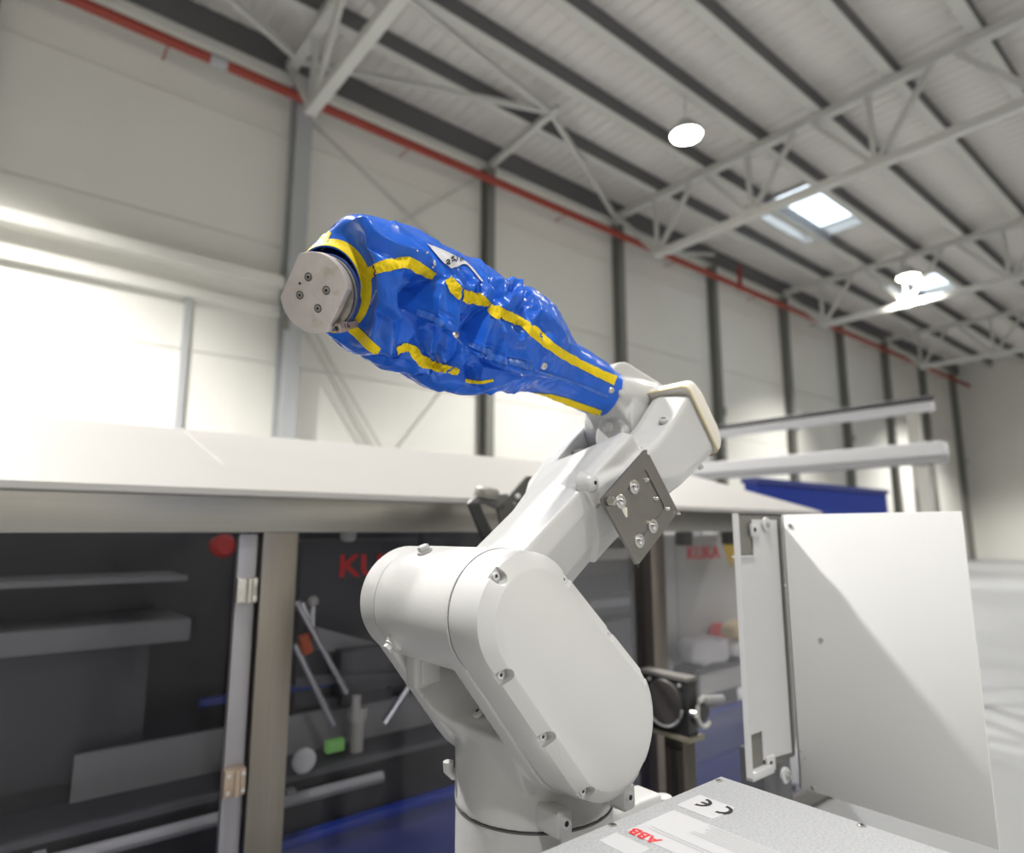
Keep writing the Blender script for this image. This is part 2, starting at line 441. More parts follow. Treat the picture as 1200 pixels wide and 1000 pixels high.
# the braces between the trusses, one by one
def brace(name, p, q, w, m=None):
    o = obj(name, bar(nb(), p, q, w, w), m or M_TRUSS, None, smooth=None); o['kind'] = 'structure'; return o
for xa, xb in ((3.86, 8.93), (8.93, 13.6)):
    if xa < 5:
        brace('roof_brace', (xa, 11.4, 10.72), (xb, 9.55, 10.88), 0.10)
        brace('roof_brace', (xa, 8.6, 10.8), (xb, 9.55, 10.88), 0.10)
    else:
        brace('roof_brace', (xa, 9.55, 10.88), (xb, 11.65, 10.55), 0.10)
brace('roof_beam', (8.93, 11.9, 10.60), (8.93, 9.3, 10.86), 0.14)
brace('roof_brace', (3.8, 11.3, 10.72), (1.2, 10.2, 10.82), 0.11)
brace('roof_brace', (13.6, 10.3, 9.15), (18.4, 11.6, 10.9), 0.09)
# wind bracing on the wall between the first and second column
for q0, q1 in (((350, 375), (441, 530)), ((357, 368), (455, 540)), ((462, 530), (566, 395)), ((352, 130), (560, 330)), ((565, 205), (352, 330))):
    brace('wall_brace', at_y(*q0, YW - 0.12), at_y(*q1, YW - 0.12), 0.035, mat('pale_brace_paint', (0.56, 0.555, 0.52), 0.6))
# ledge over the roller door in the left bay
b = nb(); zl = at_y(238, 312, YW - 0.1).z
box(b, -0.7, 4.0, YW - 0.30, YW, zl - 0.10, zl + 0.10); struct('trim_1', b, M_WALL, smooth=None)
b = nb(); box(b, -0.7, 4.0, YW - 0.12, YW, zl - 0.62, zl - 0.45); struct('trim_2', b, M_WALL, smooth=None)
b = nb(); box(b, 2.36, 2.46, YW - 0.10, YW, 0, zl - 0.62); struct('trim_3', b, M_COLUMN, smooth=None)

# red sprinkler pipe along the wall
YP_ = YW - 0.60; zp = 1.6 + 0.735 * YP_
t = thing('sprinkler_pipe', 'long red fire sprinkler pipe running along the top of the far wall', 'pipe', (4, YP_, zp))
obj('main_pipe', cyl(nb(), (XL + 0.05, YP_, zp), (XR - 0.05, YP_, zp), 0.095, 16), M_PIPE, t)
for x in (2.46, 19.6):
    obj('coupling', cyl(nb(), (x - 0.14, YP_, zp), (x + 0.14, YP_, zp), 0.112, 16), M_PIPE if x > 5 else M_COLUMN, t)
obj('riser', cyl(nb(), (19.6, YP_, zp), (19.6, YP_, zp + 0.75), 0.075, 12), M_PIPE, t)
for k in range(-3, 9):
    x = 4.10 + BAY * k + 2.4
    b = nb(); cyl(b, (x, YP_ + 0.09, zp + 0.02), (x, YW - 0.001, zp + 0.02), 0.016, 6)
    obj('pipe_clip', b, M_PIPE, t)

# high bay lamps
LNAMES = 0
def lamp(x, y, label):
    t = thing('high_bay_lamp', label, 'lamp', (x, y, LAMP_Z), 'high bay lamps under the roof')
    obj('housing', lathe(nb(), (x, y, LAMP_Z), (0, 0, 1), [(0, 0.33), (0.02, 0.35), (0.10, 0.34), (0.16, 0.20), (0.32, 0.16), (0.36, 0.10)], 28), M_ALU, t)
    obj('lens', lathe(nb(), (x, y, LAMP_Z + 0.005), (0, 0, -1), [(0, 0.325), (0.03, 0.30), (0.045, 0.18)], 28), M_LAMP, t)
    obj('suspension_rod', cyl(nb(), (x, y, LAMP_Z + 0.34), (x, y, ZR), 0.012, 8), M_ALU, t)
    return t
lamp(10.75, 7.28, 'round high bay lamp shining white under the roof, above the white robot arm')
lamp(22.95, 7.28, 'round high bay lamp beyond the skylight, farther along the same row')

# ================================================================== THE GLAZED MACHINE ENCLOSURE
YC = 2.0
t = thing('machine_enclosure', 'long glazed stainless machine enclosure with a sloping white lid', 'enclosure', (1.5, YC, 0))
ENC = t
XE0, XE1, YE1 = -1.6, 4.26, 3.0
ZB0, ZB1 = 1.594, 1.702
obj('top_beam', box(nb(), XE0, XE1, YC, YC + 0.10, ZB0, ZB1), M_STEEL, t, smooth=30, bevel=0.004)
zb = 1.6 + 0.144 * YE1
b = nb()
def lid_ring(x): return [(x, YC - 0.012, ZB1 + 0.002), (x, YC - 0.012, ZB1 + 0.02), (x, YE1, zb), (x, YE1 + 0.05, zb), (x, YE1 + 0.05, ZB1), (x, YE1 + 0.02, ZB1), (x, YE1 + 0.02, zb - 0.03), (x, YC + 0.02, ZB1 + 0.002)]
loft(b, [lid_ring(XE0), lid_ring(XE1)])
obj('lid_panel', b, M_LIDP, t, smooth=None)
for x in (0.62, 2.64):                                  # joints of the lid
    b = nb(); loft(b, [[(x - 0.003, YC, ZB1 + 0.0225), (x - 0.003, YE1, zb + 0.0025), (x - 0.003, YE1, zb - 0.003), (x - 0.003, YC, ZB1 + 0.017)], [(x + 0.003, YC, ZB1 + 0.0225), (x + 0.003, YE1, zb + 0.0025), (x + 0.003, YE1, zb - 0.003), (x + 0.003, YC, ZB1 + 0.017)]])
    obj('lid_joint', b, M_LID, t, smooth=None)
b = nb(); q = at_y(866, 588, 2.35); loft(b, [circle(q + v3(0, 0, -0.03), (0, 0, 1), 0.03, 16), circle(q + v3(0, 0, 0.012), (0, 0, 1), 0.03, 16), circle(q + v3(0, 0, 0.03), (0, 0, 1), 0.022, 16)])
obj('lid_knob', b, M_BOLT, t)
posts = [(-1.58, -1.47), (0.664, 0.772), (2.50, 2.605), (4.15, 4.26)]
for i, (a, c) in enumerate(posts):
    obj('post', box(nb(), a, c, YC, YC + (0.10 if i != 2 else 0.14), 0, ZB0), M_STEELV if i != 2 else M_STEELV_SHADE, t, smooth=30, bevel=0.003)
for a, c in ((-1.47, 0.664), (0.772, 2.50), (2.605, 4.15)):
    obj('pane', box(nb(), a, c - 0.0, YC + 0.05, YC + 0.056, 0.12, ZB0), M_GLASS, t, smooth=None)
    obj('bottom_rail', box(nb(), a, c, YC, YC + 0.10, 0.03, 0.12), M_STEEL, t, smooth=None)
# aluminium edge of the left door, its two hinges
obj('door_edge', box(nb(), 0.60, 0.655, YC + 0.02, YC + 0.045, 0.12, 1.59), mat('grey_alu_profile', (0.35, 0.34, 0.37), 0.4, 0.8), t, smooth=30, bevel=0.002)
def hinge(u, v, m):
    q = at_y(u, v, YC - 0.004)
    h = obj('hinge', box(nb(), q.x - 0.030, q.x + 0.028, YC - 0.012, YC + 0.02, q.z - 0.036, q.z + 0.036), m, t, smooth=30, bevel=0.003)
    obj('hinge_barrel', cyl(nb(), (q.x + 0.004, YC - 0.014, q.z - 0.034), (q.x + 0.004, YC - 0.014, q.z + 0.034), 0.009, 12), m, h)
    for dx in (-0.02, 0.02):
        for dz in (-0.022, 0.022):
            obj('screw', cyl(nb(), (q.x + dx, YC - 0.012, q.z + dz), (q.x + dx, YC - 0.016, q.z + dz), 0.006, 10), M_BOLT, h)
hinge(289.5, 692, mat('nickel_hinge', (0.62, 0.60, 0.55), 0.3, 1.0))
hinge(275, 917, mat('beige_hinge', (0.50, 0.40, 0.32), 0.4, 0.7))
obj('back_wall', box(nb(), XE0, 2.55, YE1 + 0.0, YE1 + 0.02, 0, ZB1 + 0.0), M_DGREY, t, smooth=None)
obj('side_wall', box(nb(), XE0, XE0 + 0.02, YC + 0.1, YE1, 0, ZB1), M_DGREY, t, smooth=None)
for u in (805, 858):
    q = at_y(u, 630, YC + 0.09); b = nb(); box(b, q.x - 0.04, q.x + 0.04, YC + 0.08, YC + 0.14, 1.52, ZB0); obj('door_clip', b, M_BLACK, t, smooth=30, bevel=0.008)
q = at_y(408, 630, YC + 0.16)
b = nb(); lathe(b, (q.x, q.y, ZB0), (0, 0, -1), [(0, 0.028), (0.018, 0.028), (0.03, 0.022), (0.034, 0.01)], 20); obj('pendant_sensor', b, M_LGREY, t)

# ---- inside the enclosure
T_X = (1, 0, 0); T_Z = (0, 0, 1)
YK = 2.6
def kplate(x0, x1, z0, z1, y, m, label, tx, lsize, name='control_cabinet'):
    t = thing(name, label, 'cabinet', ((x0 + x1) / 2, y, 0))
    obj('body', box(nb(), x0, x1, y, y + 0.28, z0, z1), m, t, smooth=30, bevel=0.01)
    obj('plinth', box(nb(), x0 + 0.03, x1 - 0.03, y + 0.03, y + 0.25, 0, z0), M_DGREY, t, smooth=None)
    text('red_lettering', 'KUKA', M_RED, frame((tx, y - 0.002, 1.447), T_X, T_Z), lsize, t, 0.002, 0.0022, 1.2)
    return t
t = kplate(1.02, 1.72, 0.5, 1.56, YK, M_DGREY, 'dark grey cabinet with red lettering behind the glass, left of the white robot arm', 1.385, 0.128)
obj('door_seam', box(nb(), 1.36, 1.366, YK - 0.003, YK, 0.55, 1.36), M_DARK, t, smooth=None)
obj('vent_panel', box(nb(), 1.08, 1.32, YK - 0.006, YK, 0.62, 0.86), M_MGREY, t, smooth=None)
t = kplate(3.30, 4.24, 0.75, 1.57, YK + 0.02, M_LGREY, 'light grey cabinet with red lettering behind the glass, right of the white robot arm', 3.835, 0.118)
q = at_y(857, 649, YK); b = nb()
flat(b, [(q.x - 0.06, YK + 0.018, 1.50), (q.x + 0.10, YK + 0.018, 1.50), (q.x + 0.02, YK + 0.018, 1.35)])
loft(b, [[(q.x - 0.07, YK + 0.017, 1.51), (q.x + 0.11, YK + 0.017, 1.51), (q.x + 0.02, YK + 0.017, 1.335)], [(q.x - 0.07, YK + 0.02, 1.51), (q.x + 0.11, YK + 0.02, 1.51), (q.x + 0.02, YK + 0.02, 1.335)]])
obj('warning_triangle', b, M_YSIGN, t, smooth=None)
q = at_y(842, 747, YK - 0.02); b = nb(); lathe(b, (q.x, YK + 0.02, q.z), (0, -1, 0), [(0, 0.05), (0.02, 0.05), (0.02, 0.09), (0.045, 0.095), (0.055, 0.07)], 20); obj('red_button', b, M_RED, t)
obj('door_seam', box(nb(), 3.52, 3.526, YK + 0.016, YK + 0.02, 0.8, 1.55), M_MGREY, t, smooth=None)

# conveyor with the blue side panel
t = thing('conveyor', 'black conveyor with a blue side panel running behind the glass', 'conveyor', (1.8, 2.32, 0))
obj('side_panel', box(nb(), XE0 + 0.1, 1.80, 2.30, 2.33, 0.06, 0.32), M_COBALT, t, smooth=None)
obj('upper_panel', box(nb(), XE0 + 0.1, 1.80, 2.305, 2.335, 0.325, 0.545), M_SLATE, t, smooth=None)
obj('edge_rail', box(nb(), XE0 + 0.1, 1.80, 2.285, 2.335, 0.545, 0.575), M_COBALT, t, smooth=30, bevel=0.004)
obj('bed', box(nb(), XE0 + 0.1, 2.35, 2.34, 2.56, 0.06, 0.74), M_BLACK, t, smooth=None)
obj('belt', box(nb(), XE0 + 0.1, 2.35, 2.33, 2.56, 0.74, 0.76), M_DGREY, t, smooth=None)
q0, q1 = at_y(338, 936, 2.30), at_y(449, 911, 2.30)
obj('guide_rail', cyl(nb(), (q0.x - 1.6, 2.31, q0.z), (q1.x, 2.31, q1.z), 0.02, 12), M_MGREY, t)
for x in (-0.6, 0.2, 0.9):
    obj('rail_bracket', box(nb(), x, x + 0.03, 2.31, 2.34, q0.z - 0.03, q0.z + 0.02), M_MGREY, t, smooth=None)
obj('back_guard', box(nb(), 0.3, 1.80, 2.54, 2.56, 0.76, 0.90), M_MGREY, t, smooth=None)
q = at_y(358, 893, 2.32); b = nb(); lathe(b, (q.x, 2.34, q.z), (0, -1, 0), [(0, 0.042), (0.012, 0.042), (0.02, 0.03)], 20)
obj('white_disc', b, M_LABEL, t)  # plain white disc on the conveyor front
q = at_y(392, 875, 2.40); obj('green_display', box(nb(), q.x - 0.03, q.x + 0.04, 2.395, 2.43, q.z - 0.022, q.z + 0.022), M_GREENLED, t, smooth=30, bevel=0.006)
q = at_y(418, 872, 2.42); obj('sensor_head', lathe(nb(), (q.x, q.y, 0.75), (0, 0, 1), [(0, 0.025), (0.11, 0.025), (0.13, 0.035), (0.17, 0.035)], 16), M_LGREY, t)

t = thing('conveyor_sidewall', 'blue side panel of the conveyor, with a slate upper half behind the glass, right of the black stand', 'sidewall', (3.0, 2.31, 0))  # right-hand run of the conveyor's side panel, split off as its own object
obj('lower_panel', box(nb(), 1.83, 4.15, 2.295, 2.325, 0.02, 0.32), M_COBALT, t, smooth=None)
obj('upper_panel', box(nb(), 1.83, 4.15, 2.300, 2.325, 0.325, 0.545), M_SLATE, t, smooth=None)
obj('edge_rail', box(nb(), 1.83, 4.15, 2.285, 2.325, 0.545, 0.575), M_COBALT, t, smooth=30, bevel=0.004)
for x in (1.9, 3.0, 4.08): obj('foot', box(nb(), x, x + 0.05, 2.29, 2.325, 0.0, 0.02), M_DGREY, t, smooth=None)
# gripper of the machine: two chrome rods, cross rod, stem
t = thing('rod_gripper', 'chrome rod gripper hanging behind the glass above the conveyor', 'gripper', (1.1, 2.36, 0.9))
yg = 2.36
def rod(n, q0, q1, r, m): obj(n, cyl(nb(), at_y(*q0, yg), at_y(*q1, yg), r, 12), m, t)
rod('rod', (347, 705), (406, 812), 0.012, M_CHROME); rod('rod', (345, 755), (391, 850), 0.012, M_CHROME)
rod('rod', (362, 726), (354, 706), 0.010, M_CHROME); rod('cross_rod', (478, 806), (450, 848), 0.014, M_CHROME)
rod('ball_stem', (366, 738), (367, 706), 0.009, M_CHROME)
b = nb(); q = at_y(367, 705, yg); bmesh.ops.create_uvsphere(b, u_segments=16, v_segments=10, radius=0.02, matrix=Matrix.Translation(q)); obj('ball', b, M_LGREY, t)
rod('orange_cap', (355, 745), (361, 765), 0.02, M_ORANGE)
rod('stem', (418, 815), (416, 845), 0.017, M_LGREY)
q = at_y(424, 790, yg + 0.05); obj('gripper_body', box(nb(), q.x - 0.10, q.x + 0.18, yg + 0.03, yg + 0.09, q.z - 0.06, q.z + 0.10), M_DGREY, t, smooth=30, bevel=0.01)
obj('cross_plate', bar(nb(), at_y(345, 800, yg + 0.03), at_y(480, 790, yg + 0.03), 0.02, 0.03), M_DGREY, t, smooth=None)
obj('carrier', box(nb(), at_y(500, 790, yg).x, at_y(500, 790, yg).x + 0.05, yg + 0.05, yg + 0.09, at_y(470, 790, yg).z - 0.03, 1.70), M_DGREY, t, smooth=None)
obj('carrier_beam', bar(nb(), at_y(424, 790, yg + 0.06), at_y(503, 788, yg + 0.06), 0.03, 0.04), M_DGREY, t, smooth=None)

# steel machine seen through the left pane
t = thing('steel_machine', 'grey steel machine with a black hose behind the left glass pane', 'machine', (0.2, 2.5, 0))
obj('table_slab', box(nb(), -1.2, 0.62, 2.58, 2.9, 1.21, 1.29), M_MGREY, t, smooth=30, bevel=0.01)
obj('shelf', box(nb(), -1.2, 0.60, 2.60, 2.9, 1.42, 1.44), M_MGREY, t, smooth=None)
obj('body', box(nb(), -1.1, 0.50, 2.62, 2.9, 0.80, 1.21), M_DGREY, t, smooth=None)
obj('foot', box(nb(), -1.0, 0.40, 2.66, 2.85, 0.0, 0.8), M_DGREY, t, smooth=None)
hs = [at_y(u, v, 2.60) for u, v in ((225, 872), (242, 866), (258, 872), (270, 890), (280, 918), (286, 950), (289, 985))]
obj('hose', tube(nb(), hs, 0.022, 12), M_BLACK, t)
q = at_y(262, 640, 2.6); obj('red_valve', lathe(nb(), q, (0, -1, 0), [(-0.1, 0.03), (0, 0.045), (0.03, 0.03)], 16), M_RED, t)
t = thing('machine_hood', 'slanted grey sheet hood behind the middle glass pane, left of the robot shoulder', 'hood', (1.5, 2.5, 0))
b = nb(); loft(b, [[at_y(u, v, 2.46) for u, v in ((372, 735), (408, 745), (470, 762), (470, 778), (372, 762))], [at_y(u, v, 2.46) + v3(0, 0.06, 0) for u, v in ((372, 735), (408, 745), (470, 762), (470, 778), (372, 762))]])
obj('sheet', b, M_MGREY, t, smooth=None)
q = at_y(430, 790, 2.46); obj('column', box(nb(), q.x - 0.1, q.x + 0.1, 2.47, 2.54, 0.92, at_y(430, 760, 2.46).z), M_DGREY, t, smooth=None)
obj('foot', box(nb(), q.x - 0.14, q.x + 0.14, 2.50, 2.54, 0.905, 0.95), M_DGREY, t, smooth=None)
obj('blue_rail', box(nb(), q.x - 0.6, q.x + 0.3, 2.54, 2.57, 0.985, 1.01), M_COBALT, t, smooth=None)
# grey machine between the link and the second post
t = thing('grey_machine', 'grey machine with a horizontal rail behind the glass, under the upper link', 'machine', (2.9, 2.6, 0))
q = at_y(700, 656, 2.5)
obj('rail', box(nb(), q.x - 0.28, q.x + 0.30, 2.45, 2.55, q.z, q.z + 0.06), M_LGREY, t, smooth=30, bevel=0.004)
qh = at_y(712, 640, 2.5); obj('rail_head', box(nb(), qh.x - 0.16, qh.x + 0.24, 2.46, 2.60, q.z + 0.06, 1.56), M_BLACK, t, smooth=30, bevel=0.006)
obj('back_panel', box(nb(), 2.56, 3.27, 2.70, 2.74, 0.2, 1.52), mat('charcoal_panel', (0.14, 0.14, 0.15), 0.5), t, smooth=None)
obj('shelf', box(nb(), 2.60, 3.24, 2.5, 2.7, 1.18, 1.22), M_MGREY, t, smooth=None)
obj('drawer_unit', box(nb(), 2.62, 3.20, 2.52, 2.70, 0.86, 1.10), M_DGREY, t, smooth=30, bevel=0.006)
obj('tray', box(nb(), 2.62, 3.24, 2.45, 2.70, 0.78, 0.84), M_MGREY, t, smooth=30, bevel=0.006)
obj('leg', box(nb(), 2.62, 2.68, 2.62, 2.70, 0, 0.9), M_DGREY, t, smooth=None); obj('leg', box(nb(), 3.16, 3.22, 2.62, 2.70, 0, 0.9), M_DGREY, t, smooth=None)

# table with the white sheets, right pane
t = thing('side_table', 'dark edged table behind the glass carrying white plastic sheets', 'table', (3.7, 2.4, 0))
q = at_y(835, 785, 2.30)
obj('table_top', box(nb(), 3.29, 4.12, 2.34, 2.53, q.z - 0.02, q.z), M_DGREY, t, smooth=None)
obj('apron', box(nb(), 3.30, 4.05, 2.36, 2.40, q.z - 0.16, q.z - 0.02), M_DGREY, t, smooth=None)
obj('apron_plate', box(nb(), 3.35, 4.0, 2.35, 2.36, q.z - 0.15, q.z - 0.03), M_LGREY, t, smooth=None)
for x in (3.34, 4.0): obj('leg', box(nb(), x, x + 0.04, 2.42, 2.48, 0, q.z - 0.02), M_DGREY, t, smooth=None)
ZT = q.z
def sack(name, label, c, sx, sy, sz, m, grp, seed):
    b = nb(); bmesh.ops.create_icosphere(b, subdivisions=4, radius=1.0)
    for v in b.verts:
        p = v.co.copy(); s = Vector((sx, sy, sz))
        k = lambda a: math.copysign(abs(a) ** 0.55, a)
        w = Vector((k(p.x) * sx, k(p.y) * sy, k(p.z) * sz))
        n = noise.noise(w * 9 + Vector((seed, 0, 0))) * 0.02 + noise.noise(w * 22 + Vector((0, seed, 0))) * 0.008
        v.co = w + p * n
        v.co.z = max(v.co.z, -sz)
        v.co += Vector((c[0], c[1], ZT + sz + 0.002 if len(c) < 3 else c[2]))
    o = obj(name, b, m, None, smooth=180); tag(o, label, 'sack', grp); return o
sack('plastic_sack', 'white plastic sack lying on the table behind the glass, beside the stainless post', (3.52, 2.435), 0.19, 0.085, 0.078, M_WHITEP, 'sacks on the side table', 3)
sack('plastic_sack', 'flat white plastic sack lying on the table behind the glass, next to the white cabinet', (3.90, 2.435), 0.17, 0.085, 0.055, M_WHITEP, 'sacks on the side table', 8)
sack('paper_sack', 'cream paper sack on top of the flat white plastic sack behind the glass', (3.93, 2.435, ZT + 0.166), 0.15, 0.08, 0.045, M_CREAMB, 'sacks on the side table', 5)

# pale beams of a line beyond the enclosure, at the right
def pale_beam(q0, q1, x, w, h, label, m):
    p0, p1 = at_x(*q0, x), at_x(*q1, x)
    z = (p0.z + p1.z) / 2
    t = thing('line_beam', label, 'beam', (x, p1.y, 0), 'pale beams behind the enclosure')
    obj('profile', box(nb(), x - w / 2, x + w / 2, p1.y - 1.2, p0.y + 0.6, z - h / 2, z + h / 2), m, t, smooth=30, bevel=0.02)
    for y in (p1.y - 1.0, p0.y + 0.5): obj('leg', box(nb(), x - 0.05, x + 0.05, y - 0.05, y + 0.05, 0, z - h / 2), M_LGREY, t, smooth=None)
    return t
t = pale_beam((850, 509), (960, 492), 7.6, 0.12, 0.10, 'upper pale beam with a dark cable on top, beyond the enclosure', M_LABEL)
q0, q1 = at_x(850, 501, 7.6), at_x(960, 484, 7.6)
obj('cable', cyl(nb(), (7.6, q0.y + 0.6, q0.z + 0.01), (7.6, q1.y - 1.2, q0.z + 0.01), 0.03, 8), M_DGREY, t)
t = pale_beam((845, 551), (960, 535), 7.0, 0.20, 0.14, 'lower thicker pale beam with a dark underside, beyond the enclosure', M_LABEL)
q0 = at_x(845, 558, 7.0)
obj('under_rail', box(nb(), 6.92, 7.08, at_x(960, 540, 7.0).y - 1.2, q0.y + 0.5, q0.z - 0.03, q0.z + 0.03), M_MGREY, t, smooth=None)
t = thing('blue_machine', 'low dark blue machine standing far behind the white lid at the right', 'machine', (9.5, 4.4, 0))
q = at_y(915, 573, 4.4)
obj('body', box(nb(), q.x - 0.6, q.x + 3.5, 4.40, 4.58, 0, q.z + 0.05), M_COBALT, t, smooth=None)
obj('top_cover', box(nb(), q.x - 0.63, q.x + 3.53, 4.37, 4.61, q.z + 0.05, q.z + 0.12), M_SLATE, t, smooth=None)
# ================================================================== BLACK STANDS BETWEEN ROBOT AND ENCLOSURE
t = thing('black_stand', 'black stand with a round disc and clamp knob right of the white robot arm', 'stand', (1.93, 1.49, 0))
X0 = 1.918; y0, y1 = 1.40, 1.578; z1 = 1.088; z0 = at_y(800, 868, 1.40).z
obj('head_plate', box(nb(), X0, X0 + 0.055, y0, y1 + 0.02, z0, z1), M_BLACK, t, smooth=30, bevel=0.004)
obj('top_edge', box(nb(), X0 - 0.004, X0 + 0.058, y0 - 0.002, y1 + 0.03, z1, z1 + 0.012), mat('worn_black_edge', (0.16, 0.15, 0.14), 0.5, 0.3), t, smooth=None)
obj('bottom_edge', box(nb(), X0 - 0.01, X0 + 0.075, y0 - 0.01, y1 + 0.03, z0 - 0.014, z0), mat('olive_edge', (0.22, 0.20, 0.15), 0.5, 0.3), t, smooth=None)
cz = (z0 + z1) / 2
obj('disc', lathe(nb(), (X0 + 0.002, y0 + 0.095, cz + 0.01), (-1, 0, 0), [(0, 0.075), (0.010, 0.075), (0.014, 0.070)], 36), mat('dark_grey_disc', (0.055, 0.05, 0.048), 0.45), t)
b = nb(); tube(b, [(X0 - 0.012, y0 + 0.095 + 0.080 * math.cos(a), cz + 0.01 + 0.080 * math.sin(a)) for a in [math.radians(190 + 14 * i) for i in range(13)]], 0.005, 8)
obj('disc_rim', b, M_MGREY, t)
for dy, dz in ((0.03, 0.075), (0.16, 0.075), (0.03, -0.095), (0.165, -0.09)):
    obj('screw', cyl(nb(), (X0, y0 + dy, cz + dz), (X0 - 0.006, y0 + dy, cz + dz), 0.007, 10), M_MGREY, t)
kc = at_y(823, 834, y0 - 0.012)
b = nb(); tube(b, [kc + v3(0.040 * math.cos(a), -0.008, 0.048 * math.sin(a)) for a in [math.radians(50 + 20 * i) for i in range(14)]], 0.008, 8)
obj('clamp_ring', b, M_LGREY, t)
obj('clamp_stem', cyl(nb(), kc + v3(-0.05, 0.016, 0.0), kc + v3(-0.05, -0.012, 0.0), 0.012, 12), M_BOLT, t)
obj('clamp_knob', lathe(nb(), kc + v3(0, 0.014, 0), (0, -1, 0), [(0, 0.030), (0.02, 0.030), (0.026, 0.024)], 20), M_BLACK, t)
obj('side_arm', cyl(nb(), kc + v3(0.02, 0.02, 0.03), kc + v3(0.18, 0.04, 0.006), 0.014, 12), M_MGREY, t)
obj('post', box(nb(), X0 + 0.005, X0 + 0.075, y0 + 0.03, y0 + 0.11, 0.02, z0 - 0.014), mat('dark_bronze_post', (0.075, 0.065, 0.055), 0.4, 0.6), t, smooth=30, bevel=0.004)
obj('post_slot', box(nb(), X0 + 0.001, X0 + 0.005, y0 + 0.06, y0 + 0.08, 0.3, z0 - 0.05), M_DARK, t, smooth=None)
obj('foot', box(nb(), X0 - 0.08, X0 + 0.16, y0 - 0.06, y0 + 0.20, 0, 0.02), M_DGREY, t, smooth=None)

t = thing('clamp_bracket', 'black clamp bracket with a round grey knob on the enclosure beam, behind the robot link', 'bracket', (1.3, 1.9, 1.62))
yb = 1.70
def P2(u, v, y=yb): return at_y(u, v, y)
def slab(name, pts, y0, y1, m, bev=0.003):
    b = nb(); A = [P2(u, v, y0) for u, v in pts]
    loft(b, [A, [p + v3(0, y1 - y0, 0) for p in A]])
    return obj(name, b, m, t, smooth=30, bevel=bev)
slab('left_strap', [(549, 590), (562, 589), (568, 604), (577, 622), (588, 636), (610, 655), (578, 660), (566, 632)], yb, yb + 0.012, M_BLACK, 0.002)
slab('right_plate', [(583, 596), (618, 558), (640, 560), (640, 600), (593, 640), (588, 618)], yb, yb + 0.012, mat('dark_olive_plate', (0.065, 0.062, 0.055), 0.5), 0.002)
slab('bridge', [(549, 590), (560, 580), (596, 579), (590, 600), (572, 591)], yb + 0.0, yb + 0.014, mat('grey_bridge', (0.16, 0.16, 0.16), 0.4, 0.4), 0.002)
kc = P2(569, 585, yb + 0.01)
obj('knob', lathe(nb(), kc, (0.12, -0.1, 1), [(0, 0.034), (0.004, 0.043), (0.009, 0.043), (0.010, 0.038), (0.014, 0.042), (0.030, 0.042), (0.038, 0.034), (0.040, 0.02)], 22), mat('grey_knurled', (0.34, 0.33, 0.30), 0.4, 0.5, bump=0.5, bscale=120), t)
kc = P2(607, 582, yb - 0.004); obj('screw', lathe(nb(), kc + v3(0, 0.004, 0), (0, -1, 0), [(0, 0.010), (0.006, 0.010), (0.010, 0.005)], 14), M_LABEL, t)
kc = P2(603, 590, yb - 0.002); obj('screw', lathe(nb(), kc + v3(0, 0.002, 0), (0, -1, 0), [(0, 0.006), (0.004, 0.006)], 14), M_MGREY, t)
obj('mounting_arm', bar(nb(), P2(622, 600, yb + 0.008), P2(625, 602, YC - 0.002), 0.03, 0.03), M_BLACK, t, smooth=30, bevel=0.002)
q = P2(627, 602, YC - 0.01)
obj('mounting_plate', box(nb(), q.x - 0.035, q.x + 0.035, YC - 0.010, YC - 0.001, q.z - 0.04, q.z + 0.04), M_BLACK, t, smooth=30, bevel=0.002)

# ================================================================== GALVANISED BOX IN FRONT (with the CE mark)
ZX = 1.25
cxr, cyr = at_z(845, 910, ZX).x, at_z(845, 910, ZX).y
t = thing('galvanised_box', 'galvanised sheet metal box in front of the robot base with labels on its lid', 'box', (cxr - 0.2, cyr - 0.2, 0.9))
obj('lid', box(nb(), cxr - 0.42, cxr, cyr - 0.42, cyr, ZX - 0.025, ZX), M_GALV, t, smooth=30, bevel=0.0012)
obj('body', box(nb(), cxr - 0.416, cxr - 0.004, cyr - 0.416, cyr - 0.004, 0.98, ZX - 0.025), M_GALV, t, smooth=30, bevel=0.001)
obj('pedestal', box(nb(), cxr - 0.39, cxr - 0.03, cyr - 0.39, cyr - 0.04, 0.0, 0.98), M_MGREY, t, smooth=None)
def flat_screw(u, v, r=0.0052):
    c = at_z(u, v, ZX)
    s = obj('screw', lathe(nb(), c, (0, 0, 1), [(-0.002, r), (0.0008, r), (0.0012, r * 0.85)], 16), M_BOLT, t)
    b = nb()
    for a in (0.4, 0.4 + math.pi / 2):
        d = v3(math.cos(a), math.sin(a), 0); n = v3(-d.y, d.x, 0)
        flat(b, [c + d * r * 0.6 * i + n * r * 0.13 * j + v3(0, 0, 0.0014) for i, j in ((-1, -1), (1, -1), (1, 1), (-1, 1))])
    obj('cross_slot', b, M_DARK, s, smooth=None)
flat_screw(843, 915.5); flat_screw(718, 967.5); flat_screw(1010, 968)
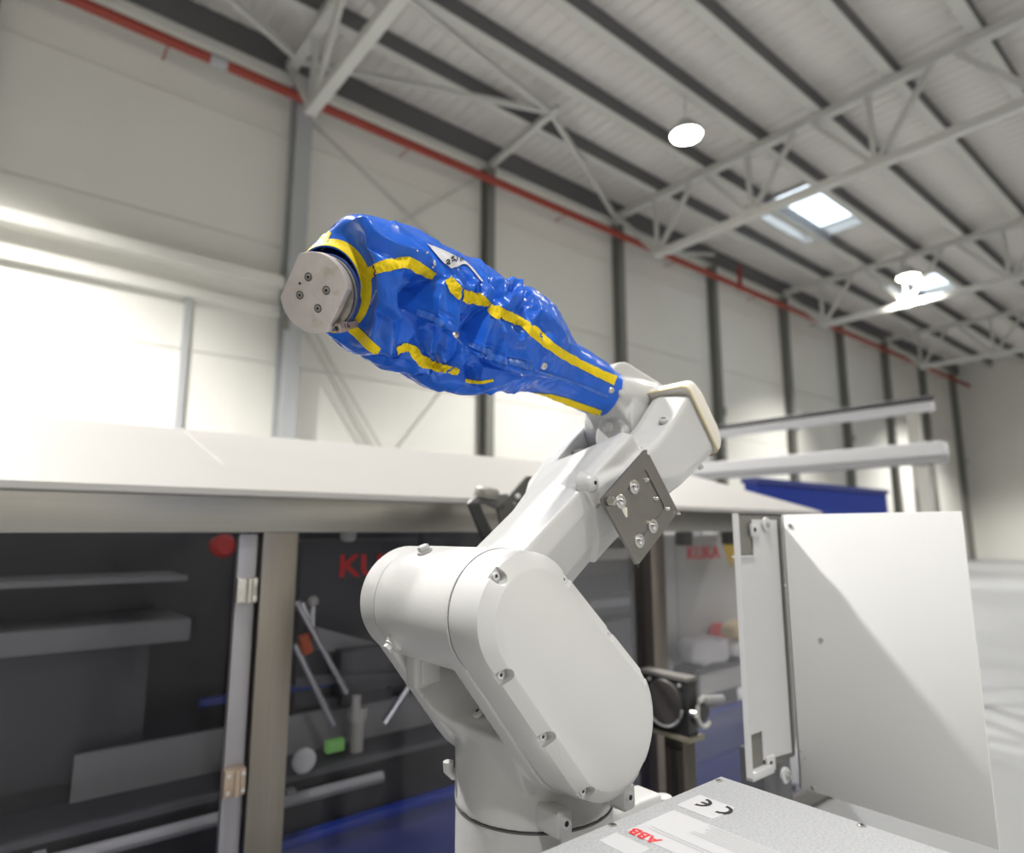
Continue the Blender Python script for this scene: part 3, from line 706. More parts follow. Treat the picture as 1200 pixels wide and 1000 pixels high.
# CE label and mark: letters read along +Y, their tops towards -X
a0, a1, a2, a3 = [at_z(*q, ZX) for q in ((818, 933), (864, 946.5), (843, 964), (797, 949))]
xa, xb_ = a0.x + 0.004, a2.x; ya, yb_ = a0.y, a1.y
lab = obj('ce_label', box(nb(), min(xa, xb_), max(xa, xb_), min(ya, yb_), max(ya, yb_), ZX + 0.0001, ZX + 0.0006), M_LABEL, t, smooth=None)
def ring_sector(b, c, r0, r1, t0, t1, n=20, z=0.0):
    """c centre, angles measured with text-right = +Y and text-up = -X"""
    def pt(r, a): return v3(c[0] - r * math.sin(a), c[1] + r * math.cos(a), z)
    for i in range(n):
        a = t0 + (t1 - t0) * i / n; e = t0 + (t1 - t0) * (i + 1) / n
        flat(b, [pt(r0, a), pt(r1, a), pt(r1, e), pt(r0, e)])
cc, ce = at_z(850, 951, ZX), at_z(826, 942.5, ZX)
R1 = 0.0142; R0 = R1 * 0.66; zt = ZX + 0.0009
for nm, c in (('letter_c', cc), ('letter_e', ce)):
    b = nb(); ctr = (c.x + 0.0, c.y + 0.006)
    ring_sector(b, ctr, R0, R1, math.radians(90), math.radians(270), 24, zt)
    if nm == 'letter_e':
        w = (R1 - R0) / 2
        flat(b, [v3(ctr[0] - w, ctr[1] - R0, zt), v3(ctr[0] + w, ctr[1] - R0, zt), v3(ctr[0] + w, ctr[1] - 0.0008, zt), v3(ctr[0] - w, ctr[1] - 0.0008, zt)])
    obj(nm, b, M_INK, lab, smooth=None)
# document label below it
d0 = at_z(789, 950, ZX)
dx_ = at_z(731, 973, ZX).x
dl = obj('document_label', box(nb(), dx_, d0.x, d0.y - 0.15, d0.y, ZX + 0.0001, ZX + 0.0005), M_LABEL, t, smooth=None)
def line(x, y0, y1, h, m=M_GREYINK):
    b = nb(); flat(b, [(x, y0, ZX + 0.0008), (x, y1, ZX + 0.0008), (x - h, y1, ZX + 0.0008), (x - h, y0, ZX + 0.0008)])
    obj('text_line', b, m, dl, smooth=None)
rr = random.Random(3)
for i in range(7):
    line(d0.x - 0.004 - 0.0052 * i, d0.y - 0.142, d0.y - 0.050 - 0.02 * rr.random(), 0.0011)
for i in range(2):
    line(d0.x - 0.058 - 0.006 * i, d0.y - 0.10, d0.y - 0.012, 0.0010)
qa = at_z(741, 983, ZX)
text('red_lettering', 'ABB', M_RED, frame((d0.x - 0.083, d0.y - 0.022, ZX + 0.0008), (0, 1, 0), (-1, 0, 0)), 0.022, dl, 0.0001, 0.0006)
# second small label at the frame edge
q = at_z(722, 976.5, ZX)
obj('small_label', box(nb(), q.x - 0.03, q.x - 0.0, q.y - 0.05, q.y, ZX + 0.0001, ZX + 0.0005), M_LABEL, t, smooth=None)

# ================================================================== WHITE ENCLOSURE AT THE RIGHT, DOOR OPEN
YR = 0.80
sx = lambda u, v: at_y(u, v, YR)
Lx, Cx = sx(865, 700).x, sx(916, 700).x
Zt, Zb = sx(890, 603).z, sx(885, 908).z
t = thing('white_cabinet', 'white sheet metal cabinet with its door swung open at the right of the robot', 'cabinet', (Cx, YR, 0.9))
z_n1, z_n2 = sx(880, 651).z, sx(890, 858).z
xn1 = sx(883, 640).x; xn2 = sx(894, 870).x
# front sheet with its notches for the hinges
b = nb(); poly = [(Lx, z_n1), (xn1, z_n1), (xn1, Zt - 0.012), (Cx, Zt - 0.012), (Cx, Zb + 0.012), (xn2, Zb + 0.02), (xn2, z_n2), (Lx, z_n2)]
loft(b, [[(x, YR, z) for x, z in poly], [(x, YR + 0.003, z) for x, z in poly]])
obj('front_sheet', b, M_POWDER, t, smooth=None)
obj('side_flange', box(nb(), Lx - 0.001, Lx + 0.004, YR - 0.010, YR + 0.003, Zb, Zt), M_POWDER, t, smooth=None)
obj('notch_edge', box(nb(), Lx, xn1, YR - 0.004, YR + 0.01, z_n1 - 0.004, z_n1), M_POWDER, t, smooth=None)
obj('bottom_lip', box(nb(), Lx, xn2 + 0.02, YR - 0.012, YR + 0.004, Zb - 0.006, Zb + 0.010), M_POWDER, t, smooth=30, bevel=0.001)
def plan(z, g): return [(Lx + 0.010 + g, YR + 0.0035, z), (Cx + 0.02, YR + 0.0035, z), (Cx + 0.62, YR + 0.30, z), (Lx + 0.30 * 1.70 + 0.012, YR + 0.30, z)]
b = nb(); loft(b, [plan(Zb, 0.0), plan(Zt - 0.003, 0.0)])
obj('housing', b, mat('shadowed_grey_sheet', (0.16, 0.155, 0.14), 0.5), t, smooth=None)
obj('stand_leg', box(nb(), Cx - 0.02, Cx + 0.05, YR + 0.06, YR + 0.12, 0.015, Zb), M_DGREY, t, smooth=None)
obj('stand_leg', box(nb(), Cx + 0.25, Cx + 0.32, YR + 0.18, YR + 0.24, 0.015, Zb), M_DGREY, t, smooth=None)
obj('stand_foot', box(nb(), Cx - 0.10, Cx + 0.45, YR + 0.0, YR + 0.30, 0.0, 0.015), M_DGREY, t, smooth=None)
# the open door: a sheet facing -X, hinged at the corner, coming towards the viewer
xd = Cx + 0.004
yf = xd / (ray(915, 700).x / ray(915, 700).y)
xd0 = xd
door = obj('door', box(nb(), xd, xd + 0.004, 0.42, YR - 0.012, Zb - 0.06, Zt + 0.0), M_DOOR, t, smooth=30, bevel=0.001)
obj('door_return', box(nb(), xd - 0.0, xd + 0.030, YR - 0.016, YR - 0.010, Zb - 0.06, Zt), M_POWDER, door, smooth=30, bevel=0.001)
def hinge_disc(u, v, nm):
    c = at_y(u, v, YR - 0.016)
    h = obj(nm, lathe(nb(), (c.x, YR + 0.0, c.z), (0, -1, 0), [(0, 0.017), (0.0055, 0.017), (0.0065, 0.0155)], 28), M_POWDER, t)
    obj('hinge_bolt', lathe(nb(), (c.x + 0.002, YR - 0.0065, c.z), (0, -1, 0), [(0, 0.008), (0.004, 0.008), (0.004, 0.005), (0.008, 0.005), (0.009, 0.003)], 14), M_BOLT, h)
    return c
ca = hinge_disc(904, 615, 'hinge_disc'); cb2 = hinge_disc(927, 911, 'hinge_disc')
for (u, v), (du, dv) in (((885, 621), (0, 0)), ((904, 895), (0, 0))):
    c = at_y(u, v, YR - 0.006)
    h = obj('hinge_tab', box(nb(), c.x - 0.014, c.x + 0.018, YR - 0.006, YR, c.z - 0.016, c.z + 0.014), M_POWDER, t, smooth=30, bevel=0.001)
    obj('tab_hole', cyl(nb(), (c.x - 0.001, YR - 0.0065, c.z), (c.x - 0.001, YR - 0.003, c.z), 0.0055, 14), M_DARK, h)
for u, v in ((926, 616), (920, 686), (953, 924), (962, 750)):
    c = at_x(u, v, xd)
    r = 0.005 if v != 686 else 0.0025
    h = obj('door_screw', lathe(nb(), c, (-1, 0, 0), [(-0.001, r), (0.002, r), (0.003, r * 0.6)], 14), M_BOLT, door)
for u, v in ((934, 875), (938, 881), (943, 889)):
    c = at_x(u, v, xd); b = nb(); box(b, xd - 0.0006, xd, c.y - 0.002, c.y + 0.002, c.z - 0.001, c.z + 0.001); obj('scratch', b, M_MGREY, door, smooth=None)
# ================================================================== THE ROBOT ARM
RX, RY = 0.693, 0.794
JX, JZ = 0.528, 1.4955
ROB = thing('robot_arm', 'large white industrial robot arm with a grey bolted plate and flange, standing in front', 'robot', (RX, RY, 0))
R_ = ROB
YF = 0.60
# --- pedestal and base
obj('pedestal', box(nb(), RX - 0.17, RX + 0.17, RY - 0.14, RY + 0.20, 0.0, 0.86), M_MGREY, R_, smooth=30, bevel=0.004)
bb = nb()
cyl(bb, (RX, RY, 0.88), (RX, RY, 1.197), 0.119, 64)
box(bb, RX - 0.16, RX + 0.16, RY - 0.12, RY + 0.16, 0.861, 0.93)
base = obj('base', bb, M_WHITE2, R_, smooth=40)
# low feet at the right of the base
fb = nb(); q = at_y(765, 935, 0.74)
box(fb, RX + 0.02, q.x + 0.02, 0.735, 0.79, q.z - 0.05, q.z + 0.003); obj('base_foot', fb, M_WHITE2, base, smooth=30, bevel=0.006, seg=3)
fb = nb(); q2 = at_y(777, 931, 0.765); cyl(fb, (q2.x, 0.765, q2.z - 0.04), (q2.x, 0.765, q2.z - 0.002), 0.016, 20); obj('foot_boss', fb, M_WHITE2, base, smooth=40, bevel=0.004)
obj('seam_ring', lathe(nb(), (RX, RY, 1.1965), (0, 0, 1), [(0, 0.118), (0, 0.1195), (0.0025, 0.1195), (0.0025, 0.118)], 96), M_SEAM, R_)
# --- rotating body: column + near web + far web + saddle
C1 = (JX, JZ); C2 = (0.666, 1.346)
bb = nb()
lathe(bb, (RX, RY, 1.199), (0, 0, 1), [(0, 0.1205), (0.132, 0.1205), (0.14, 0.117)], 72)
def xzloft(b, poly, y0, y1): loft(b, [[(x, y0, z) for x, z in poly], [(x, y1, z) for x, z in poly]])
xzloft(bb, hull2(C1, 0.0815, C2, 0.098), 0.668, 0.705)
xzloft(bb, hull2(C1, 0.080, (0.672, 1.352), 0.106), 0.862, 0.898)
xzloft(bb, hull2(C1, 0.076, (0.672, 1.352), 0.103), 0.895, 0.912)
def sad(y, P): return [(x, y, z) for x, z in P]
SA = [(0.565, 1.322), (0.605, 1.352), (0.66, 1.405), (0.70, 1.43), (0.78, 1.40), (0.78, 1.25), (0.60, 1.25)]
loft(bb, [sad(0.70, SA), sad(0.795, SA), sad(0.825, [(0.552, 1.328), (0.595, 1.362), (0.65, 1.412), (0.70, 1.43), (0.78, 1.40), (0.78, 1.25), (0.60, 1.27)]),
          sad(0.848, [(0.535, 1.342), (0.572, 1.385), (0.63, 1.425), (0.70, 1.44), (0.78, 1.40), (0.78, 1.25), (0.60, 1.29)]), sad(0.866, [(0.513, 1.376), (0.545, 1.398), (0.62, 1.43), (0.70, 1.44), (0.78, 1.40), (0.78, 1.25), (0.598, 1.305)])])
body = obj('rotating_body', fuse(bb, 0.0032, 7), M_WHITE2, R_, smooth=180)
# far end cap rounding of the shoulder
obj('shoulder_cap', lathe(nb(), (JX, 0.861, JZ), (0, 1, 0), [(0, 0.0805), (0.040, 0.0805), (0.050, 0.077), (0.056, 0.068), (0.058, 0.05)], 72), M_WHITE2, body)
c = Vector((0.5785, 0.783, 1.3425)); ax = Vector((-0.60, 0, 0.80)).normalized()
pg = obj('plug', lathe(nb(), c - ax * 0.002, ax, [(0, 0.0085), (0.005, 0.0085), (0.0055, 0.0075)], 24), M_WHITE2, body)
obj('plug_socket', cyl(nb(), c + ax * 0.003, c + ax * 0.0038, 0.0028, 12), M_DARK, pg)
# mounting lugs on the seam
for u, v in ((663, 966), (738, 935)):
    q = at_y(u, v, 0.658)
    b = nb()
    pr = rrect(q.x - 0.0135, q.x + 0.0125, q.z - 0.018, q.z + 0.017, 0.006, 5)
    loft(b, [[(x, 0.72, z) for x, z in pr], [(x, 0.661, z) for x, z in pr], [(q.x + (x - q.x) * 0.85, 0.658, q.z + (z - q.z) * 0.88) for x, z in pr]])
    lg = obj('mounting_lug', b, M_WHITE2, R_, smooth=35)
    obj('lug_bush', lathe(nb(), (q.x + 0.001, 0.6582, q.z), (0, -1, 0), [(0, 0.0078), (0.0010, 0.0078), (0.0010, 0.0036)], 20), M_LABEL, lg)
    obj('lug_hole', cyl(nb(), (q.x + 0.001, 0.6575, q.z), (q.x + 0.001, 0.6568, q.z), 0.0036, 18), M_DARK, lg)
# small white pipe end left of the body
q = at_y(527, 902, 0.86); b = nb(); tube(b, [q + v3(0.07, 0, -0.02), q + v3(0.006, 0, -0.008), q + v3(-0.002, 0, 0.0), q + v3(-0.003, 0, 0.012)], 0.008, 12); obj('pipe_stub', b, M_WHITE2, R_)

# --- oblong belt cover with screw pockets
bev_in = hull2((0.5295, 1.4910), 0.0640, (0.6655, 1.3465), 0.0762, 48)
out1 = hull2((0.5285, 1.4950), 0.0785, (0.6665, 1.3460), 0.0915, 48)
out2 = hull2(C1, 0.0812, (0.667, 1.346), 0.0955, 48)
b = nb()
sc = lambda P, y: [(x, y, z) for x, z in P]
loft(b, [sc(out2, 0.667), sc(hull2(C1, 0.0800, (0.667, 1.346), 0.0940, 48), 0.622), sc(out1, 0.6125), sc(bev_in, 0.6004), sc(hull2((0.5295, 1.4910), 0.0625, (0.6655, 1.3465), 0.0747, 48), 0.5998)])
PK = [((0.481, 1.5435), 0), ((0.486, 1.434), 0), ((0.549, 1.352), 0), ((0.617, 1.276), 0), ((0.588, 1.537), 0), ((0.672, 1.465), 0), ((0.738, 1.400), 0), ((0.727, 1.283), 0)]
cut = nb(); pk = []
ccx = (0.60, 1.42)
for (x, z), _ in PK:
    # outward direction: away from the line between the two centres
    A = Vector((0.5285, 1.495)); B = Vector((0.6665, 1.346)); P = Vector((x, z))
    tt = max(0, min(1, (P - A).dot(B - A) / (B - A).length_squared)); Q = A + (B - A) * tt
    d = (P - Q).normalized(); n = Vector((-d.y, d.x)); Rm = 0.0785 + (0.0915 - 0.0785) * tt
    cpt = Q + d * (Rm - 0.0070)
    poly = []
    for i in range(9):
        a = math.pi / 2 + math.pi * i / 8
        poly.append(cpt + d * (0.0088 * math.cos(a)) + n * (0.0088 * math.sin(a)))
    poly += [cpt + d * 0.03 - n * 0.0100, cpt + d * 0.03 + n * 0.0100]
    loft(cut, [[(p.x, 0.585, p.y) for p in poly], [(p.x, 0.6165, p.y) for p in poly]])
    pk.append(cpt + d * 0.0005)
cover = obj('belt_cover', boolean(b, cut), M_WHITE, R_, smooth=24)
for p in pk:
    s = obj('cover_screw', lathe(nb(), (p.x, 0.6165, p.y), (0, -1, 0), [(-0.001, 0.0050), (0.0030, 0.0050), (0.0036, 0.0042), (0.0036, 0.0024), (0.001, 0.0024)], 16), M_LABEL, cover)
    obj('screw_socket', cyl(nb(), (p.x, 0.6150, p.y), (p.x, 0.6142, p.y), 0.0023, 8), M_DARK, s)

# --- upper link: hub, octagonal beam, fork
LA = math.radians(38.0)
ld, lp = Vector((math.cos(LA), 0, math.sin(LA))), Vector((-math.sin(LA), 0, math.cos(LA)))
def L(s, p, y): return Vector((JX, 0, JZ)) + ld * s + lp * p + Vector((0, y, 0))
bb = nb()
def sect(s, k=1.0, dy=0.0, top=0.0):
    return [L(s, p, y) for y, p in ((0.673, 0.034), (0.673, 0.002), (0.700, -0.060), (0.735, -0.102), (0.800 + dy, -0.104), (0.828 + dy, -0.084), (0.846 + dy, -0.040), (0.846 + dy, -0.006), (0.826 + dy, 0.016 + top), (0.770, 0.032 + top), (0.716, 0.043 + top * 0.4), (0.690, 0.042))]
loft(bb, [sect(-0.02), sect(0.20), sect(0.27, 1, 0.02, 0.0), sect(0.335, 1, 0.035, 0.004), sect(0.365, 1, 0.035, -0.01), sect(0.378, 1, 0.03, -0.03)])
# near arm of the fork (belt housing)
# s, top, end of the upright face, y of that face, (y, p) of the two lower edges
nba = [(0.221, 0.034, 0.000, 0.663, (0.692, -0.062), (0.728, -0.106)), (0.262, 0.026, -0.004, 0.660, (0.690, -0.064), (0.726, -0.106)), (0.32, 0.006, -0.012, 0.658, (0.688, -0.068), (0.72, -0.106)), (0.37, 0.002, -0.050, 0.657, (0.676, -0.088), (0.70, -0.104)),
       (0.42, 0.000, -0.082, 0.657, (0.664, -0.096), (0.675, -0.102)), (0.47, 0.004, -0.090, 0.657, (0.663, -0.101), (0.672, -0.106)), (0.536, 0.016, -0.094, 0.657, (0.663, -0.106), (0.672, -0.110))]
def nsec(s, pt, pv_, yn, m1, m2, yi):
    hu = 0.007 * max(0.0, min(1.0, (0.40 - s) / 0.10))
    return [L(s, pt, yn + 0.004), L(s, pt - 0.006, yn), L(s, pv_, yn), L(s, m1[1], m1[0]), L(s, m2[1], m2[0]), L(s, m2[1] - 0.002, yi), L(s, pt + 0.004 + hu * 0.5, yi), L(s, pt + 0.008 + hu * 0.6, yi - 0.02), L(s, pt + 0.004 + hu, yn + 0.024)]
loft(bb, [nsec(*a, 0.735) for a in nba])
# fillet block between beam and near arm
loft(bb, [[L(s, 0.018, 0.735), L(s, 0.004, 0.680), L(s, -0.03, 0.690), L(s, -0.09, 0.735)] for s in (0.27, 0.40)])
# far arm of the fork
fa = [(0.255, 0.006, -0.07, 0.845, 0.862), (0.30, 0.010, -0.085, 0.846, 0.888), (0.37, 0.012, -0.09, 0.856, 0.903), (0.47, 0.018, -0.09, 0.862, 0.903), (0.515, 0.010, -0.075, 0.864, 0.900)]
def fsec(s, pt, pb, yi, yo):
    return [L(s, pt, yi), L(s, pb, yi), L(s, pb, yo - 0.012), L(s, pb + 0.014, yo), L(s, pt - 0.012, yo), L(s, pt, yo - 0.008)]
loft(bb, [fsec(*a) for a in fa])
link = obj('upper_link', fuse(bb, 0.0026, 4), M_WHITE, R_, smooth=180)
hub = obj('link_hub', lathe(nb(), (JX, 0.6695, JZ), (0, 1, 0), [(0, 0.078), (0, 0.0822), (0.004, 0.0828), (0.012, 0.0822), (0.150, 0.0818), (0.188, 0.0815), (0.190, 0.0805), (0.190, 0.074)], 96), M_WHITE2, link)
obj('hub_seam', lathe(nb(), (JX, 0.666, JZ), (0, 1, 0), [(0, 0.078), (0, 0.0808), (0.0045, 0.0808), (0.0045, 0.078)], 96), M_SEAM, link)
# hub plugs
def hexplug(c, ax, r, h, par):
    ax = Vector(ax).normalized(); c = Vector(c)
    b = nb(); lathe(b, c, ax, [(0, r * 1.35), (h * 0.35, r * 1.3), (h * 0.35, r)], 20); lathe(b, c + ax * h * 0.34, ax, [(0, r), (h * 0.6, r * 0.97), (h * 0.66, r * 0.8)], 6)
    return obj('hub_plug', b, M_WHITE2, par, smooth=25)
q = at_y(495, 639, 0.80); a = Vector((q.x - JX, 0, q.z - JZ)).normalized(); hexplug(Vector((JX, 0.80, JZ)) + a * 0.081, a, 0.0085, 0.011, hub)
q = at_y(458, 757, 0.828); a = Vector((q.x - JX, -0.25 * 0.08, q.z - JZ)).normalized(); a2 = Vector((a.x, 0, a.z)).normalized()
b = nb(); lathe(b, Vector((JX, 0.828, JZ)) + a2 * 0.070, a2, [(0, 0.019), (0.012, 0.014), (0.016, 0.011)], 24); obj('plug_boss', b, M_WHITE2, hub, smooth=50)
hexplug(Vector((JX, 0.828, JZ)) + a2 * 0.085, a2, 0.0075, 0.011, hub)
# stop block below the hub
q = at_y(492, 793, 0.835)
b = nb(); prf = rrect(q.x - 0.016, q.x + 0.016, 0.820, 0.850, 0.006, 4)
loft(b, [[(x, y, q.z - 0.012) for x, y in prf], [(x, y, q.z + 0.07) for x, y in prf]])
obj('stop_block', b, M_WHITE2, hub, smooth=35)
b = nb(); box(b, q.x - 0.010, q.x + 0.020, 0.812, 0.826, q.z - 0.006, q.z + 0.028); obj('stop_tab', b, M_WHITE2, hub, smooth=30, bevel=0.002)
# step edge of the elbow casting, its boss and screws
def edge_line(name, pts, r, m, par):
    return obj(name, tube(nb(), pts, r, 8), m, par)
b = nb(); q = at_y(698, 566, 0.655); lathe(b, q + v3(-0.003, 0.022, 0), (0.10, -1, 0.02), [(0, 0.019), (0.015, 0.0135), (0.021, 0.0105), (0.0222, 0.0085)], 24); bo = obj('screw_boss', b, M_WHITE, link, smooth=50)
obj('boss_hole', cyl(nb(), q + v3(-0.0005, 0.0006, 0), q + v3(-0.0005, -0.0006, 0), 0.0032, 12), M_DARK, bo)
for u, v, y in ((777, 491, 0.672), (750, 527, 0.672), (803, 458, 0.672)):
    q = at_y(u, v, y); n = (lp * 0.9 - Vector((0, 0.35, 0))).normalized()
    b = nb(); lathe(b, q - n * 0.006, n, [(0, 0.0075), (0.0068, 0.0075), (0.0068, 0.0052), (0.002, 0.0045)], 16); s = obj('link_screw', b, M_WHITE, link)
    obj('screw_socket', cyl(nb(), q - n * 0.004, q - n * 0.001, 0.0046, 10), M_MGREY, s)
obj('lower_screw', lathe(nb(), L(0.49, -0.104, 0.668), -lp, [(-0.004, 0.005), (0.007, 0.005)], 12), M_WHITE, link)
# cream end cap of the elbow, held by its tan rim
def capsec(s, g, y0, y1, pt, pb):
    return [L(s, p, y) for y, p in rrect(y0 - g, y1 + g, pb - g, pt + g, 0.014, 6)]
CY0, CY1, CPT, CPB = 0.660, 0.752, 0.026, -0.106
b = nb(); loft(b, [capsec(0.537, 0.001, CY0, CY1, CPT, CPB), capsec(0.537, 0.0065, CY0, CY1, CPT, CPB), capsec(0.552, 0.0068, CY0, CY1, CPT, CPB), capsec(0.566, 0.003, CY0, CY1, CPT, CPB), capsec(0.587, -0.006, CY0 + 0.002, CY1, CPT - 0.016, CPB + 0.004), capsec(0.602, -0.018, CY0 + 0.004, CY1, CPT - 0.026, CPB + 0.012), capsec(0.607, -0.03, CY0 + 0.004, CY1, CPT - 0.03, CPB + 0.014)])
cap = obj('elbow_cap', b, M_CREAM, R_, smooth=35); cap['label'] = 'cream coloured cap on the elbow end'
b = nb(); loft(b, [capsec(0.534, 0.0075, CY0, CY1, CPT, CPB), capsec(0.5385, 0.0075, CY0, CY1, CPT, CPB)], cap=False); obj('cap_rim', b, M_TAN, cap, smooth=40)
# --- grey plate bolted on the link
YP = 0.638
pc = [at_y(*q, YP) for q in ((759, 527), (794, 600), (747, 665), (705, 583))]
s_ = lambda P: ((P - Vector((JX, 0, JZ))).dot(ld), (P - Vector((JX, 0, JZ))).dot(lp))
S = [s_(P) for P in pc]
s1 = (S[0][0] + S[1][0]) / 2; s0 = (S[2][0] + S[3][0]) / 2; pt = (S[0][1] + S[3][1]) / 2; pb = (S[1][1] + S[2][1]) / 2
ms, mp = (s0 + s1) / 2, (pt + pb) / 2
hs_, hp_ = (s1 - s0) / 2, (pt - pb) / 2
def PL(a, c_, y): return L(ms + a * hs_, mp + c_ * hp_, y)
b = nb()
out = [(x, y) for x, y in rrect(-1, 1, -1, 1, 0.05, 4)]
loft(b, [[PL(x, y, YP + 0.005) for x, y in out], [PL(x, y, YP) for x, y in out]])
cutb = nb(); rec = rrect(-0.62, 0.66, -0.60, 0.66, 0.12, 5)
loft(cutb, [[PL(x, y, YP - 0.01) for x, y in rec], [PL(x, y, YP + 0.0022) for x, y in rec]])
plate = obj('mounting_plate', boolean(b, cutb), M_PLATE, R_, smooth=25, )
plate['label'] = 'square grey metal plate held by four washered screws'
def on_plate(u, v): return at_y(u, v, YP)
for u, v in ((743, 571), (727, 588), (765, 617), (749, 634)):
    q = on_plate(u, v)
    w = obj('washer', lathe(nb(), q + v3(0, 0.003, 0), (0, -1, 0), [(0, 0.0108), (0.0045, 0.0108), (0.005, 0.0100), (0.005, 0.005)], 24), M_BOLT, plate)
    obj('screw_head', lathe(nb(), q + v3(0, -0.002, 0), (0, -1, 0), [(0, 0.0062), (0.003, 0.0058), (0.0052, 0.004), (0.0052, 0.0022), (0.003, 0.002)], 18), M_CHROME, w)
for u, v in ((759.5, 531), (747, 663)):
    q = on_plate(u, v); obj('plate_hole', cyl(nb(), q + v3(0, -0.0002, 0), q + v3(0, -0.0006, 0), 0.0032, 12), M_DARK if v > 600 else M_LABEL, plate)
for u, v in ((757, 563), (768, 585), (781, 597)):
    q = on_plate(u, v); obj('rivet', lathe(nb(), q + v3(0, 0.0025, 0), (0.3, -1, 0.1), [(0, 0.0035), (0.004, 0.0035), (0.008, 0.002)], 12), M_BOLT, plate)
q = on_plate(715, 588)
b = nb(); lathe(b, q + v3(0.010, 0.001, -0.002), (-0.86, -0.48, 0.12), [(0, 0.0042), (0.010, 0.0042), (0.010, 0.0072), (0.022, 0.0072), (0.0235, 0.006), (0.0235, 0.003)], 6); obj('hex_stud', b, M_BOLT, plate, smooth=25)
q = on_plate(789, 600) + v3(0, 0.0035, 0); b = nb(); cyl(b, q, q + v3(0.024, 0.003, -0.002), 0.0042, 14, 0.003); obj('side_pin', b, M_BOLT, plate)
q = on_plate(733, 601); b = nb(); box(b, q.x - 0.007, q.x + 0.006, YP + 0.001, YP + 0.003, q.z - 0.007, q.z + 0.008); obj('glue_spot', b, M_CREAM, plate, smooth=30, bevel=0.001)
for u, v in ((743, 571), (727, 588)):
    q = on_plate(u, v); obj('spacer', cyl(nb(), q + v3(0, 0.004, 0), q + v3(0, 0.045, 0), 0.008, 14), M_BOLT, plate)

# --- forearm root between the arms of the fork
fd = Vector((-math.cos(math.radians(6)), 0, math.sin(math.radians(6))))
FA = at_y(706, 459, 0.79)
bb = nb()
lathe(bb, FA + fd * 0.03, -fd, [(0, 0.036), (0.026, 0.037), (0.034, 0.0455), (0.038, 0.0468), (0.050, 0.0475), (0.075, 0.050), (0.14, 0.054), (0.17, 0.045)], 48)
E_ = Vector((0.955, 0, 1.80))
cyl(bb, (E_.x, 0.742, E_.z), (E_.x, 0.862, E_.z), 0.070, 48)
xzloft(bb, hull2((E_.x + 0.01, E_.z + 0.012), 0.072, (0.885, 1.86), 0.046), 0.75, 0.835)
cyl(bb, at_y(713, 510, 0.785), at_y(713, 510, 0.785) - fd * 0.10, 0.034, 32)
fr = obj('forearm_root', fuse(bb, 0.0026, 4), M_WHITE, R_, smooth=180)
q = at_y(712, 501, 0.785); obj('motor_plug', lathe(nb(), q + fd * -0.004, fd, [(0, 0.011), (0.006, 0.011), (0.007, 0.009)], 20), M_WHITE2, fr)
q = FA + fd * 0.004 + v3(0, -0.046, -0.012); obj('collar_screw', lathe(nb(), q, (-0.2, -1, -0.2), [(-0.003, 0.006), (0.005, 0.006), (0.006, 0.004)], 14), M_WHITE, fr)
# dark block whose colour stands in for the shade between the arms
obj('gap_shade', box(nb(), L(0.40, 0, 0).x, L(0.47, 0, 0).x, 0.80, 0.86, L(0.40, -0.06, 0).z, L(0.44, -0.02, 0).z), M_DGREY, fr, smooth=30, bevel=0.01)

# --- wrist flange plate
FN = Vector((-0.81379768, -0.46984631, -0.34202014))
PF = at_y(369, 344, 0.75)
cor = []
for q in ((350, 298), (407, 339), (383, 388.6), (328.5, 348)):
    r = ray(*q); cor.append(EYE + r * ((PF - EYE).dot(FN) / r.dot(FN)))
PC = sum(cor, Vector()) / 4
ex = ((cor[1] + cor[2]) / 2 - (cor[0] + cor[3]) / 2).normalized()      # from flat to flat
ey = FN.cross(ex).normalized()
if ey.z < 0: ey = -ey
hw = ((cor[1] + cor[2]) / 2 - (cor[0] + cor[3]) / 2).length / 2
hl = ((cor[0] - cor[3]).length + (cor[1] - cor[2]).length) / 4
RD = math.hypot(hw, hl)
def FP(a, c_, d): return PC + ex * a + ey * c_ - FN * d
ang = math.atan2(hl, hw)
outl = [(RD * math.cos(a), RD * math.sin(a)) for a in [ang + (math.pi - 2 * ang) * i / 20 for i in range(21)]]
outl += [(-x, -y) for x, y in outl]
b = nb(); loft(b, [[FP(x, y, 0) for x, y in outl], [FP(x, y, 0.0115) for x, y in outl]])
fl = obj('flange_plate', b, M_FLANGE, R_, smooth=25, bevel=0.0007); fl['label'] = 'worn metal adapter plate with four countersunk socket screws'
def on_flange(u, v, d=0.0):
    r = ray(u, v); return EYE + r * ((PC - EYE).dot(FN) / r.dot(FN)) - FN * d
for u, v in ((361.5, 324.7), (351.5, 346), (382.5, 340.5), (372.7, 361.7)):
    q = on_flange(u, v)
    s = obj('socket_screw', lathe(nb(), q, FN, [(0.0002, 0.0054), (0.0004, 0.0040), (0.0010, 0.0036), (0.0008, 0.0019)], 20), mat('screw_grey', (0.35, 0.33, 0.32), 0.4, 0.8), fl)
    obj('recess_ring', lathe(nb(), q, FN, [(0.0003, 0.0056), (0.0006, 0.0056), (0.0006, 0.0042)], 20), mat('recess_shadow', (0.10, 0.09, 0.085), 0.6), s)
    obj('socket', cyl(nb(), q + FN * 0.0011, q + FN * 0.0013, 0.0020, 6), M_DARK, s)
q = on_flange(351.5, 332.3); obj('pin_hole', cyl(nb(), q + FN * 0.0002, q + FN * 0.0005, 0.0018, 12), M_DARK, fl)
